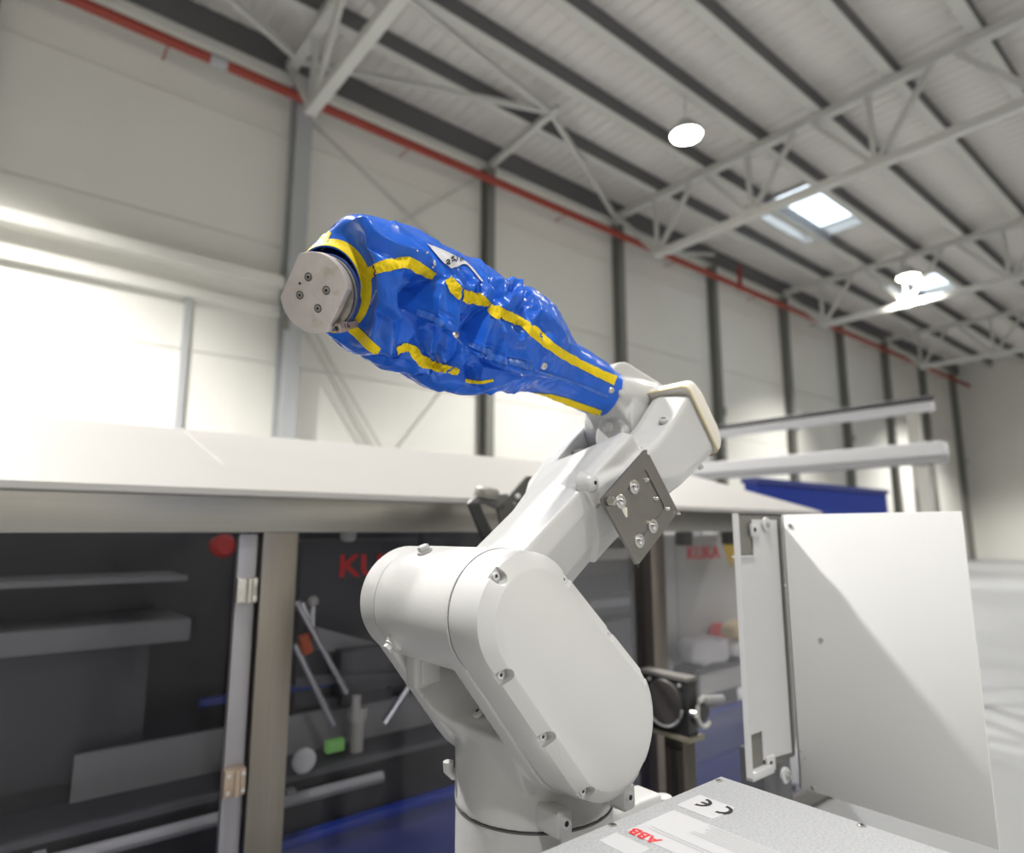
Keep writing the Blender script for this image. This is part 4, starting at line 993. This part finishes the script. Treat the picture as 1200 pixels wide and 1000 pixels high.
# wrist behind the plate
wr = nb(); lathe(wr, PC - FN * 0.0115, -FN, [(0, 0.030), (0.0055, 0.030), (0.0055, 0.0468), (0.0140, 0.0478), (0.0140, 0.046), (0.06, 0.047), (0.10, 0.045)], 56)
wo = obj('wrist', wr, mat('wrist_metal', (0.46, 0.43, 0.37), 0.42, 0.55, var=0.25, vscale=60), R_, smooth=30)
obj('wrist_band', lathe(nb(), PC - FN * 0.0255, -FN, [(0, 0.0462), (0, 0.0496), (0.007, 0.0500), (0.007, 0.046)], 56), mat('navy_band', (0.05, 0.09, 0.28), 0.4, var=0.3, vscale=60), wo)
b = nb(); lathe(b, PC - FN * 0.0195, -FN, [(0, 0.046), (0, 0.0477), (0.0012, 0.0477), (0.0012, 0.046)], 56); obj('wrist_groove', b, M_DARK, wo)
# plate seen below the right flat of the flange (adapter foot with its slot)
b = nb(); loft(b, [[FP(hw - 0.003, y, 0.0115) for y in (0,)] * 0 or [FP(hw - 0.001, -hl * 0.98, 0.0105), FP(hw - 0.001, hl * 0.9, 0.0105), FP(hw - 0.012, hl * 0.9, 0.0105), FP(hw - 0.012, -hl * 0.98, 0.0105)], [FP(hw - 0.004, -hl * 0.98, 0.0155), FP(hw - 0.008, hl * 0.9, 0.0125), FP(hw - 0.012, hl * 0.9, 0.0125), FP(hw - 0.012, -hl * 0.98, 0.0155)]])
obj('adapter_foot', b, mat('olive_metal', (0.26, 0.26, 0.22), 0.45, 0.7, var=0.2, vscale=50), wo, smooth=25)
# stamped fitting under the flange
def fpx(u, v, d): 
    r = ray(u, v); return EYE + r * ((PC - FN * d - EYE).dot(FN) / r.dot(FN))
a0 = fpx(394.5, 385, 0.004); a1 = fpx(415, 380, 0.034)
dv = (a1 - a0)
f0 = obj('fitting', lathe(nb(), a0, dv, [(0, 0.0052), (0.0015, 0.0068), (0.018, 0.0068), (0.020, 0.0054), (0.034, 0.0052)], 6, 0.3), mat('pinkish_brass', (0.42, 0.33, 0.31), 0.5, 0.5), wo, smooth=25)
obj('fitting_hole', cyl(nb(), a0 - dv.normalized() * 0.0002, a0 - dv.normalized() * 0.0006, 0.0030, 12), M_DARK, f0)
fx = dv.normalized(); zz = -(a0 - EYE).normalized(); zz = (zz - fx * zz.dot(fx)).normalized()
tp = a0 + dv.normalized() * 0.0115 + zz * 0.0070
text('stamped_number', '16', M_INK, frame(tp, fx, zz.cross(fx)), 0.0105, f0, 0.0001)
# ================================================================== THE BLUE SLEEVE
SL = thing('protective_sleeve', 'crumpled glossy blue vinyl sleeve with yellow tape worn by the robot forearm', 'sleeve', tuple(FA))
def catmull(P, n):
    P = np.asarray(P, float); m = len(P)
    seg = np.r_[0, np.cumsum(np.linalg.norm(np.diff(P[:, :3], axis=0), axis=1))]
    u = np.linspace(0, seg[-1], n); out = np.zeros((n, P.shape[1]))
    i = np.clip(np.searchsorted(seg, u, side='right') - 1, 0, m - 2); h = seg[i + 1] - seg[i]; t = ((u - seg[i]) / h)[:, None]
    tan = np.gradient(P, seg, axis=0)
    p0, p1, m0, m1 = P[i], P[i + 1], tan[i] * h[:, None], tan[i + 1] * h[:, None]
    return (2 * t**3 - 3 * t**2 + 1) * p0 + (t**3 - 2 * t**2 + t) * m0 + (-2 * t**3 + 3 * t**2) * p1 + (t**3 - t**2) * m1, u
# top and bottom outline of the sleeve
PAIRS = [((404, 257.5), (418, 414), 0.45), ((440, 258.5), (436, 416), 0.30), ((462, 265), (458, 428), 0.18), ((481, 277), (477, 438), 0.10), ((500, 286.5), (497, 441), 0.05), ((520, 294), (514, 456), 0), ((540, 304), (534, 462), 0),
         ((557, 317), (550, 463), 0), ((575, 324.5), (566, 458), 0), ((592, 330.5), (580, 457), 0), ((607, 335), (594, 459.5), 0), ((620, 345), (606, 460.5), 0), ((633, 361), (620, 461), 0), ((646, 379), (632, 462), 0), ((660, 394.5), (645, 465.5), 0),
         ((672, 402), (656, 471), 0), ((690, 413), (672, 478), 0), ((705, 423), (688, 485), 0), ((721.5, 434.5), (705, 488.5), 0)]
CW = PC - FN * 0.030
dw = (CW - EYE).dot(FWD); df = (FA - EYE).dot(FWD)
rows = []
UPS = UP * 0.0085
rows.append((*(PC - FN * 0.028 + UPS), 0.0505, 0.95)); rows.append((*(PC - FN * 0.038 + UPS), 0.0545, 0.88)); rows.append((*(PC - FN * 0.048 + UPS), 0.0650, 0.72))
for (tu, tv), (bu, bv), k in PAIRS:
    mu, mv = (tu + bu) / 2, (tv + bv) / 2
    tt = min(1, max(0, (mu - 400) / (706 - 400)))
    d = dw + (df - dw) * tt
    c = at_d(mu, mv, d)
    rows.append((c.x, c.y, c.z, math.hypot(tu - bu, tv - bv) / 2 * d / FPX * (0.985), k))
NS, NP = 460, 400
R, U = catmull(rows, NS)
C = R[:, :3]; rad = R[:, 3]; kb = np.clip(R[:, 4], 0, 1)
Tn = np.gradient(C, axis=0); Tn /= np.linalg.norm(Tn, axis=1)[:, None]
ker = np.ones(25) / 25
Tn = np.stack([np.convolve(np.pad(Tn[:, i], 12, mode='edge'), ker, 'valid') for i in range(3)], 1)
fn = np.array([-FN.x, -FN.y, -FN.z])
Tn = Tn * (1 - kb[:, None]) + fn * kb[:, None]; Tn /= np.linalg.norm(Tn, axis=1)[:, None]
vw = np.array([-FWD.x, -FWD.y, -FWD.z])
E2 = vw - (Tn @ vw)[:, None] * Tn; E2 /= np.linalg.norm(E2, axis=1)[:, None]
E1 = np.cross(E2, Tn)                                   # roughly image-up
phi = np.linspace(0, 2 * np.pi, NP, endpoint=False)
N0 = np.cos(phi)[None, :, None] * E1[:, None, :] + np.sin(phi)[None, :, None] * E2[:, None, :]
V = C[:, None, :] + rad[:, None, None] * N0
# --- numpy noise on (length, angle)
def gnoise(x, y, py, seed):
    rs = np.random.RandomState(seed); G = rs.uniform(0, 2 * np.pi, (256, 256))
    xi = np.floor(x).astype(int); yi = np.floor(y).astype(int); xf = x - xi; yf = y - yi
    f = lambda t: t * t * t * (t * (6 * t - 15) + 10)
    def g(ix, iy, dx, dy):
        a = G[ix % 256, iy % py]; return np.cos(a) * dx + np.sin(a) * dy
    u, v = f(xf), f(yf)
    return (g(xi, yi, xf, yf) * (1 - u) + g(xi + 1, yi, xf - 1, yf) * u) * (1 - v) + (g(xi, yi + 1, xf, yf - 1) * (1 - u) + g(xi + 1, yi + 1, xf - 1, yf - 1) * u) * v
SS = np.repeat(U[:, None], NP, 1); AA = np.repeat((phi / (2 * np.pi))[None, :], NS, 0)
def ridged(fx, py, seed, shear=0.0, sharp=1.0):
    n = gnoise(SS * fx + shear * np.sin(AA * 2 * np.pi) , AA * py, py, seed)
    return 1 - np.minimum(1, np.abs(n) * 2.2) ** sharp
tl = U / U[-1]
def sstep(a, b, x):
    t = np.clip((x - a) / (b - a), 0, 1); return t * t * (3 - 2 * t)
amp = sstep(0.06, 0.22, tl) * (1 - 0.82 * sstep(0.60, 0.78, tl))
amp = amp[:, None]
def worley(fx, py, seed, shear):
    """distance to the nearest of scattered points: crisp creases between flat facets"""
    rs = np.random.RandomState(seed); J = rs.uniform(0.08, 0.92, (256, py, 2))
    x = SS * fx + shear * np.sin(AA * 2 * np.pi); y = AA * py
    xi = np.floor(x).astype(int); yi = np.floor(y).astype(int); best = np.full(x.shape, 9.0); sec = np.full(x.shape, 9.0)
    for i in (-1, 0, 1):
        for j in (-1, 0, 1):
            q = J[(xi + i) % 256, (yi + j) % py]
            d = np.hypot(xi + i + q[..., 0] - x, yi + j + q[..., 1] - y)
            sec = np.where(d < best, best, np.minimum(sec, d)); best = np.minimum(best, d)
    return best, sec
w1, w2 = worley(24, 9, 3, 1.1); disp = amp * 0.0040 * (0.45 - w1)
w1, w2 = worley(46, 15, 8, -1.6); disp += amp * 0.0018 * (0.45 - w1)
disp += amp * 0.0021 * (worley(70, 20, 5, 2.2)[0] * -1 + 0.45)
disp += amp * 0.0012 * (ridged(60, 16, 11, -2.0, 0.9) - 0.5)
disp += 0.0012 * gnoise(SS * 26, AA * 8, 8, 21)
# --- folds drawn one by one where the photograph shows them (kind, points, height mm, width px)
K = []
def f(kind, pts, h, w): K.append((kind, pts, h, w))
# the taped seams stand up as ridges
f('r', [(436, 318), (452, 312), (479, 308), (500, 319), (516, 326), (537, 343), (557, 350), (574, 359), (591, 367), (609, 377), (628, 391), (650, 408), (690, 432)], 2.6, 15)
f('r', [(419, 392), (436, 408), (466, 412), (486, 416), (500, 426), (537, 437), (560, 447), (580, 448), (626, 462), (650, 467), (690, 480)], 2.4, 13)
# big folds at the wrist
f('r', [(392, 262), (428, 264), (437, 276), (455, 287), (488, 305), (503, 313)], 4.0, 6)
f('v', [(424, 281), (442, 287), (460, 297), (476, 306)], -5.5, 7)
f('r', [(402, 281), (424, 277), (432, 290)], 2.0, 4)
f('r', [(455, 262), (461, 268), (470, 282), (484, 298), (500, 309)], 3.2, 5)
f('v', [(474, 275), (484, 289), (497, 304)], -3.5, 5)
f('r', [(500, 285), (512, 300), (526, 314), (535, 324), (546, 340)], 4.5, 4.5)
f('v', [(530, 313), (540, 322), (549, 337)], -4.5, 4)
f('r', [(541, 311), (553, 317), (556, 329), (548, 341)], 4.0, 5)
f('v', [(558, 320), (560, 332), (556, 346)], -4.0, 4)
f('r', [(560, 322), (567, 334), (573, 352)], 3.5, 4)
f('v', [(574, 328), (577, 342), (578, 356)], -4.0, 4)
f('r', [(577, 326), (584, 338), (583, 352)], 2.6, 4)
f('r', [(597, 352), (591, 351), (580, 366)], 4.0, 4)
f('v', [(603, 344), (594, 343), (588, 350)], -3.5, 4)
f('r', [(592, 331), (609, 335), (607, 356)], 4.2, 4)
f('v', [(612, 340), (614, 356), (606, 368)], -4.0, 5)
f('r', [(613, 338), (626, 356), (631, 366), (622, 376)], 3.5, 4.5)
f('v', [(636, 372), (642, 388), (636, 394)], -3.0, 6)
f('r', [(641, 370), (655, 388), (660, 402)], 2.4, 4)
# pleats hanging from the upper tape
f('v', [(505, 330), (492, 342), (481, 366), (474, 384)], -8.5, 9)
f('r', [(511, 327), (501, 345), (491, 367)], 6.0, 4.5)
f('r', [(525, 331), (523, 355), (520, 384)], 6.0, 3.5)
f('v', [(530, 336), (527, 360), (525, 384)], -6.5, 4)
f('r', [(488, 326), (486, 338), (482, 350)], 3.0, 3)
f('r', [(470, 312), (464, 325), (467, 338)], 3.2, 4)
f('v', [(477, 316), (473, 330), (470, 345)], -3.0, 4)
f('r', [(548, 350), (541, 366), (530, 372)], 3.6, 4)
f('v', [(552, 356), (548, 372), (535, 378)], -3.0, 4)
f('r', [(556, 352), (553, 360), (548, 372)], 2.2, 3)
f('v', [(569, 360), (560, 378), (550, 398)], -7.0, 6)
f('r', [(573, 363), (561, 389), (553, 407)], 5.5, 4)
f('r', [(580, 383), (578, 400), (575, 417)], 4.6, 3.5)
f('v', [(584, 384), (582, 400), (580, 416)], -5.0, 4)
f('r', [(575, 374), (579, 388), (584, 377)], 3.2, 3)
f('r', [(596, 386), (601, 398), (607, 399), (616, 384)], 4.0, 4)
f('v', [(600, 378), (606, 386), (609, 380)], -3.0, 3)
f('r', [(628, 396), (638, 409), (645, 416)], 2.2, 3)
f('v', [(632, 405), (640, 416)], -2.0, 3)
# the overlapping front flap: raised above its lower edge
f('s', [(491, 367), (501, 371), (510, 376), (519, 383)], 5.0, 16)
f('s', [(519, 402), (535, 407), (549, 409)], 3.6, 14)
f('s', [(549, 407), (562, 411), (575, 418)], 4.6, 14)
f('s', [(571, 420), (585, 425), (600, 429), (624, 435)], 4.2, 16)
f('s', [(624, 436), (660, 446), (690, 456), (712, 466)], 1.0, 10)
for off in (4, 9):
    f('v', [(582, 414 - off * 0.2 + 2), (600, 420 - off * 0.2), (622, 426 - off * 0.4)], -1.1, 1.2)
    f('v', [(494, 363 - off * 0.8), (506, 367 - off * 0.8), (518, 378 - off)], -1.1, 1.2)
    f('v', [(553, 403 - off * 0.8), (576, 411 - off * 0.8)], -1.1, 1.2)
# left face under the wrist
f('r', [(452, 414), (453, 396), (458, 378), (470, 362)], 3.6, 4.5)
f('v', [(446, 404), (447, 388), (455, 368)], -3.2, 6)
f('r', [(458, 414), (472, 397), (487, 382), (500, 372)], 4.0, 5)
f('v', [(462, 402), (478, 384), (488, 372)], -3.2, 4)
f('v', [(492, 384), (490, 400), (494, 414)], -5.0, 7)
f('r', [(506, 382), (503, 398), (500, 414)], 2.6, 4)
f('r', [(442, 352), (456, 360), (470, 374)], 2.4, 5)
f('v', [(440, 366), (456, 372), (470, 380)], -3.5, 6)
f('r', [(450, 340), (455, 352), (468, 372)], 2.0, 4)
# puffed wedges below the flap
f('r', [(514, 411), (520, 426), (532, 419), (545, 412)], 5.0, 6)
f('v', [(519, 436), (532, 430), (548, 420)], -4.0, 4)
f('r', [(558, 440), (575, 436), (592, 434), (610, 433)], 5.5, 6)
f('v', [(556, 424), (552, 436), (550, 446)], -3.5, 4)
f('v', [(556, 448), (580, 445), (606, 438)], -3.0, 3)
f('r', [(560, 418), (556, 430), (552, 444)], 2.4, 4)
f('r', [(590, 452), (604, 446), (622, 442)], 1.6, 3)
f('r', [(615, 452), (622, 444), (634, 441)], 1.2, 3)
f('r', [(570, 460), (578, 450), (590, 446)], 2.0, 4)
f('r', [(478, 436), (490, 428), (505, 432), (520, 444)], 2.4, 4)
f('v', [(446, 420), (464, 418), (480, 424)], -2.4, 4)
# thin creases on the smooth lower half
for pts in ([(676, 431), (684, 449)], [(652, 443), (658, 427)], [(671, 452), (676, 460)], [(664, 416), (668, 430)], [(643, 420), (648, 436)], [(690, 440), (697, 446)]):
    f('r', pts, 0.9, 2.0)
QUADS = [([(511, 326), (525, 329), (519.5, 381), (488, 368)], (2, 4, 13, 11), 1.6),
         ([(574, 361), (581, 380), (576, 417), (549, 408)], (2, 4, 11, 9), 1.6),
         ([(579, 394), (630, 411), (625, 433), (567, 419)], (2, 0, 5, 8), 1.6),
         ([(512, 404), (547, 411), (521, 430), (511, 416)], (10, 3, 6, 9), 2.2),
         ([(562, 424), (618, 434), (579, 444), (555, 445)], (9, 1, 8, 9), 2.2),
         ([(477, 324), (508, 327), (487, 366), (470, 369)], (-11, -14, -16, -9), 4.0),
         ([(529, 338), (568, 360), (548, 398), (523, 384)], (-4, -5, -10, -8), 4.0),
         ([(532, 316), (549, 318), (551, 336), (546, 341)], (-5, 3, 3, 0), 3.0),
         ([(578, 332), (606, 338), (606, 356), (586, 366)], (3, 6, 5, 3), 2.4),
         ([(612, 340), (630, 366), (640, 398), (612, 372)], (-2, -4, -3, -4), 4.0),
         ([(500, 414), (530, 420), (556, 440), (512, 440)], (-9, -7, -11, -6), 3.5)]
P3 = V.reshape(-1, 3)
def topix(P):
    d = P - np.array(EYE); w = d @ np.array(FWD)
    return 600 + FPX * (d @ np.array(RIGHT)) / w, 500 - FPX * (d @ np.array(UP)) / w
pu, pv = topix(P3)
tocam = np.array(EYE) - P3; tocam /= np.linalg.norm(tocam, axis=1)[:, None]
face = np.einsum('ij,ij->i', N0.reshape(-1, 3), tocam)
vis = sstep(0.02, 0.35, face)
dd = np.zeros(len(P3))
for kind, pts, h, w in K:
    best = np.full(len(P3), 1e9); sgn = np.zeros(len(P3)); par = np.zeros(len(P3))
    m = len(pts) - 1
    for i, ((x0, y0), (x1, y1)) in enumerate(zip(pts, pts[1:])):
        dx, dy = x1 - x0, y1 - y0; l2 = dx * dx + dy * dy
        t = np.clip(((pu - x0) * dx + (pv - y0) * dy) / l2, 0, 1)
        ex_, ey_ = pu - (x0 + t * dx), pv - (y0 + t * dy)
        q = np.hypot(ex_, ey_); s = np.sign(dx * (pv - y0) - dy * (pu - x0))
        k = q < best; best = np.where(k, q, best); sgn = np.where(k, s, sgn); par = np.where(k, (i + t) / m, par)
    taper = np.clip(np.minimum(par, 1 - par) * 4 + 0.35, 0, 1)
    if kind == 's':
        endf = np.where((par <= 0.001) | (par >= 0.999), np.exp(-(best / 4) ** 2), 1.0)
        g = np.where(sgn < 0, np.exp(-best / w), np.exp(-(best / 1.1) ** 2)) * endf
        dd += h * 0.0018 * g
    elif kind == 'r':
        dd += h * 0.0025 * taper * 1.2 * (0.65 * np.exp(-best / (w * 0.75)) + 0.35 * np.exp(-(best / (1.6 * w)) ** 2))
    else:
        dd += h * 0.0025 * taper * np.exp(-(best / w) ** 2)
for poly, hs, w in QUADS:
    ins = np.ones(len(P3), bool); dist = np.full(len(P3), 1e9); num = np.zeros(len(P3)); den = np.zeros(len(P3)); m = len(poly)
    ar = sum(poly[i][0] * poly[(i + 1) % m][1] - poly[(i + 1) % m][0] * poly[i][1] for i in range(m)); sg = 1 if ar > 0 else -1
    for i in range(m):
        (x0, y0), (x1, y1) = poly[i], poly[(i + 1) % m]; dx, dy = x1 - x0, y1 - y0
        t = np.clip(((pu - x0) * dx + (pv - y0) * dy) / (dx * dx + dy * dy), 0, 1)
        q = np.hypot(pu - x0 - t * dx, pv - y0 - t * dy); dist = np.minimum(dist, q)
        ins &= (dx * (pv - y0) - dy * (pu - x0)) * sg >= 0
        wt = 1 / (q * q + 0.3); num += wt * (hs[i] * (1 - t) + hs[(i + 1) % m] * t); den += wt
    dd += 0.0015 * num / den * np.where(ins, 1, np.exp(-(dist / w) ** 2))
lab = np.full(len(P3), 1e9)
for (x0, y0), (x1, y1) in zip(*(lambda p: (p, p[1:]))([(506, 291), (518, 298), (530, 304), (545, 309), (556, 319), (564, 329)])):
    dx, dy = x1 - x0, y1 - y0; t = np.clip(((pu - x0) * dx + (pv - y0) * dy) / (dx * dx + dy * dy), 0, 1)
    lab = np.minimum(lab, np.hypot(pu - x0 - t * dx, pv - y0 - t * dy))
calm = 1 - 0.88 * np.exp(-(lab / 8.0) ** 2)               # the stiff label keeps the vinyl under it flat
disp = (disp + (dd * vis).reshape(NS, NP)) * calm.reshape(NS, NP)
# the wrist opening and the cuff stay round
hold = (sstep(0.0, 0.07, tl) * (1 - 0.8 * sstep(0.95, 1.0, tl)))[:, None]
V = V + N0 * (disp * hold)[:, :, None]
# no vertex may cut into the arm inside
def grid_mesh(name, G, closed=True):
    ns, npn = G.shape[:2]; me = bpy.data.meshes.new(name)
    idx = np.arange(ns * npn).reshape(ns, npn)
    j = np.roll(idx, -1, 1) if closed else None
    if closed: F = np.stack([idx[:-1], j[:-1], j[1:], idx[1:]], -1).reshape(-1, 4)
    else: F = np.stack([idx[:-1, :-1], idx[1:, :-1], idx[1:, 1:], idx[:-1, 1:]], -1).reshape(-1, 4)
    me.from_pydata(G.reshape(-1, 3).tolist(), [], F.tolist()); me.update()
    return me
me = grid_mesh('sleeve_fabric', V)
fab = obj('sleeve_fabric', me, M_BLUE, SL, smooth=180)
sol = fab.modifiers.new('thickness', 'SOLIDIFY'); sol.thickness = 0.0012; sol.offset = -1
bvh = BVHTree.FromPolygons([tuple(p) for p in V.reshape(-1, 3)], [tuple(p.vertices) for p in me.polygons])
def hit(u, v):
    r = ray(u, v); l, n, i, d = bvh.ray_cast(EYE, r.normalized())
    if l is None: return None, None
    if n.dot(r) > 0: n = -n
    return l, n
def strip(name, pts, wid, m, off=0.0011, na=6, crinkle=0.0, seed=1, parent=SL):
    P = []; 
    for (x0, y0), (x1, y1) in zip(pts, pts[1:]):
        n = max(2, int(math.hypot(x1 - x0, y1 - y0) / 0.8))
        P += [(x0 + (x1 - x0) * i / n, y0 + (y1 - y0) * i / n) for i in range(n)]
    P.append(pts[-1])
    A = np.array(P); ks = 7
    S_ = np.stack([np.convolve(np.pad(A[:, i], ks, mode='edge'), np.ones(2 * ks + 1) / (2 * ks + 1), 'valid') for i in range(2)], 1); S_[0], S_[-1] = A[0], A[-1]
    T_ = np.gradient(S_, axis=0); T_ /= np.linalg.norm(T_, axis=1)[:, None]
    b = nb(); prev = None; L_ = len(S_)
    for i, (p, t) in enumerate(zip(S_, T_)):
        w = np.interp(i / (L_ - 1), np.linspace(0, 1, len(wid)), wid) if hasattr(wid, '__len__') else wid
        w = w * (1 + (0.10 + 70 * crinkle) * noise.noise(Vector((i * 0.11, seed, 0))))
        row = []
        for k in range(na + 1):
            a = (k / na - 0.5) * w
            l, n = hit(p[0] - t[1] * a, p[1] + t[0] * a)
            if l is None: row.append(None); continue
            c = off + crinkle * (0.6 - abs(noise.noise(Vector((i * 0.13, k * 0.22, seed)))) * 2.4)
            row.append(b.verts.new(l + n * max(0.0004, c)))
        if prev:
            for k in range(na):
                q = (prev[k], prev[k + 1], row[k + 1], row[k])
                if all(q) and all((q[a].co - q[(a + 1) % 4].co).length < 0.012 for a in range(4)): b.faces.new(q)
        prev = row
    for v in [v for v in b.verts if not v.link_faces]: b.verts.remove(v)
    o = obj(name, b, m, parent, smooth=180)
    return o
U1 = [(427, 328), (433, 321), (439, 316), (446, 313), (462, 310), (479, 307), (489, 313), (500, 319), (509, 324)]
U2 = [(525, 327), (530, 334), (537, 343), (546, 348), (557, 350), (567, 353), (574, 358)]
U3 = [(574, 361), (582, 367), (591, 368), (600, 374), (609, 377)]
U4 = [(609, 376), (617, 382), (628, 391), (644, 405), (660, 416), (680, 427), (700, 437), (721, 446.5)]
strip('tape_strip', U1, [12, 13, 13, 13, 9], M_YEL, crinkle=0.0018, seed=2)
strip('tape_strip', U2, [9, 15, 14, 13, 6], M_YEL, crinkle=0.0028, seed=5)
strip('tape_strip', U3, [9, 15, 13, 11, 8], M_YEL, crinkle=0.0028, seed=7)
strip('tape_strip', U4, [8, 13, 10, 10, 9.5, 10, 11], M_YEL, crinkle=0.0004, seed=9)
D1 = [(411, 383), (419, 390), (427, 398), (436, 407), (444, 412)]
D2 = [(464, 411), (474, 406), (483, 408), (488, 417), (494, 423), (500, 426), (514, 430), (526, 433), (537, 436)]
D3 = [(545, 446), (560, 448.5), (578, 446)]
D4 = [(626, 461.5), (638, 464), (650, 466.5), (664, 470.5), (680, 476), (704, 484.5)]
strip('tape_strip', D1, [11, 12, 12, 10], M_YEL, crinkle=0.0004, seed=12)
strip('tape_strip', D2, [8, 10, 12, 10, 8], M_YEL, crinkle=0.0028, seed=14)
strip('tape_strip', D3, [4, 4, 3], M_YEL, crinkle=0.0006, seed=16)
strip('tape_strip', D4, [3, 8, 8, 7.5, 7.5], M_YEL, crinkle=0.0003, seed=18)
strip('tape_strip', [(374, 291), (380, 281), (387, 272)], [10, 9, 5], M_YEL, crinkle=0.0004, seed=20)
# worn hems of the front flap
strip('flap_hem', [(489, 366), (497, 368), (505, 370), (512, 375), (519, 381)], [5, 7, 7, 6], M_HEM, off=0.0020, crinkle=0.0002, seed=31)
strip('flap_hem', [(549, 404), (562, 408), (576, 414)], [5, 7, 6], M_HEM, off=0.0020, crinkle=0.0002, seed=33)
strip('flap_hem', [(569, 416), (582, 420), (600, 425), (624, 431)], [6, 7, 7, 7], M_HEM, off=0.0020, crinkle=0.0002, seed=35)
strip('flap_hem', [(626, 434), (650, 441), (682, 452), (712, 465)], [3, 3, 3, 3], M_HEM, off=0.0016, crinkle=0.0001, seed=37)
# yellow ring round the wrist opening, taken off the fabric itself
dl_ = U[1] - U[0]
i0, i1 = int(0.001 / dl_), int(0.0165 / dl_)
G = V[i0:i1 + 1] + N0[i0:i1 + 1] * 0.0011
ringm = grid_mesh('tape_ring', G); ro = obj('tape_ring', ringm, M_YEL, SL, smooth=180)
# press studs along the flap
for (u, v), r in (((533, 392.5), 0.0070), ((637, 429), 0.0060), ((716, 457.5), 0.0058)):
    l, n = hit(u, v)
    if l is None: continue
    n = (n + (EYE - l).normalized() * 0.7).normalized()
    s = obj('press_stud', lathe(nb(), l, n, [(-0.001, r), (0.0012, r), (0.0026, r * 0.86), (0.0036, r * 0.5), (0.0039, r * 0.05)], 24), mat('worn_nickel', (0.62, 0.58, 0.52), 0.35, 0.9, var=0.1, vscale=200), SL, smooth=60)
    obj('stud_dent', lathe(nb(), l + n * 0.0036 + RIGHT * 0.0012, n, [(0, 0.0011), (0.0004, 0.0010)], 10), M_DGREY, s)
# white label at the top
top = [(499.5, 286.5), (508, 289.5), (516, 292.8), (525, 297), (535, 302), (545, 307.5), (552, 314), (558, 321), (563, 327), (567, 332)]
bot = [(500.5, 287.5), (506, 294), (513, 302), (520, 309), (528, 315), (537, 311.5), (545, 310), (550, 315), (557, 323.5), (564, 331)]
b = nb(); prev = None
for (x0, y0), (x1, y1) in zip(*[[(p[i][0] + (p[i + 1][0] - p[i][0]) * k / 9, p[i][1] + (p[i + 1][1] - p[i][1]) * k / 9) for i in range(len(p) - 1) for k in range(9)] for p in (top, bot)]):
    row = []
    for k in range(13):
        l, n = hit(x0 + (x1 - x0) * k / 12, y0 + (y1 - y0) * k / 12 + 0.4)
        row.append(None if l is None else b.verts.new(l + n * 0.0024))
    if prev:
        for k in range(12):
            q = (prev[k], prev[k + 1], row[k + 1], row[k])
            if all(q) and max((q[a].co - q[(a + 1) % 4].co).length for a in range(4)) < 0.03: b.faces.new(q)
    prev = row
for v in [v for v in b.verts if not v.link_faces]: b.verts.remove(v)
wl = obj('name_label', b, M_LABEL, SL, smooth=180)
for ch, (u, v), sz in (('a', (523.8, 307.6), 9.5), ('t', (529.4, 304.6), 9.5), ('i', (533.8, 303.6), 8.5), ('o', (539.0, 305.6), 7.0)):
    lt = text('letter', ch, M_INK, Matrix.Identity(4), 1.0, wl, 0.0, 0.02)
    ca, sa = math.cos(math.radians(16)), math.sin(math.radians(16))
    for vv in lt.data.vertices:
        x, y = vv.co.x * sz * 1.25, vv.co.y * sz * 1.25
        l, n = hit(u + x * ca - y * sa * 0.3, v - x * sa - y * ca)
        if l is None: l, n = hit(u, v)
        vv.co = l + n * 0.0040
# flakes on the fabric, stitches by the ring
for u, v, r in ((489, 294, 0.0012), (500, 296.5, 0.0018), (508.5, 308, 0.0026), (507, 313, 0.0016), (452, 311, 0.0008)):
    l, n = hit(u, v)
    if l is None: continue
    b = nb(); bmesh.ops.create_icosphere(b, subdivisions=1, radius=r, matrix=Matrix.Translation(l + n * r * 0.4))
    for vv in b.verts: vv.co += Vector((noise.noise(vv.co * 900), noise.noise(vv.co * 900 + Vector((5, 0, 0))), noise.noise(vv.co * 900 + Vector((0, 5, 0))))) * r * 0.5
    if v == 308:
        for vv in b.verts: vv.co.z = l.z + (vv.co.z - l.z) * 1.9
    obj('flake', b, M_CREAM, SL, smooth=30)
for i in range(9):
    u, v = 441.5 - 0.9 * i, 341 + 1.9 * i
    l, n = hit(u, v)
    if l is None: continue
    b = nb(); cyl(b, l + n * 0.0006 - RIGHT * 0.0012, l + n * 0.0006 + RIGHT * 0.0012, 0.00045, 6); obj('stitch', b, M_LABEL, SL)
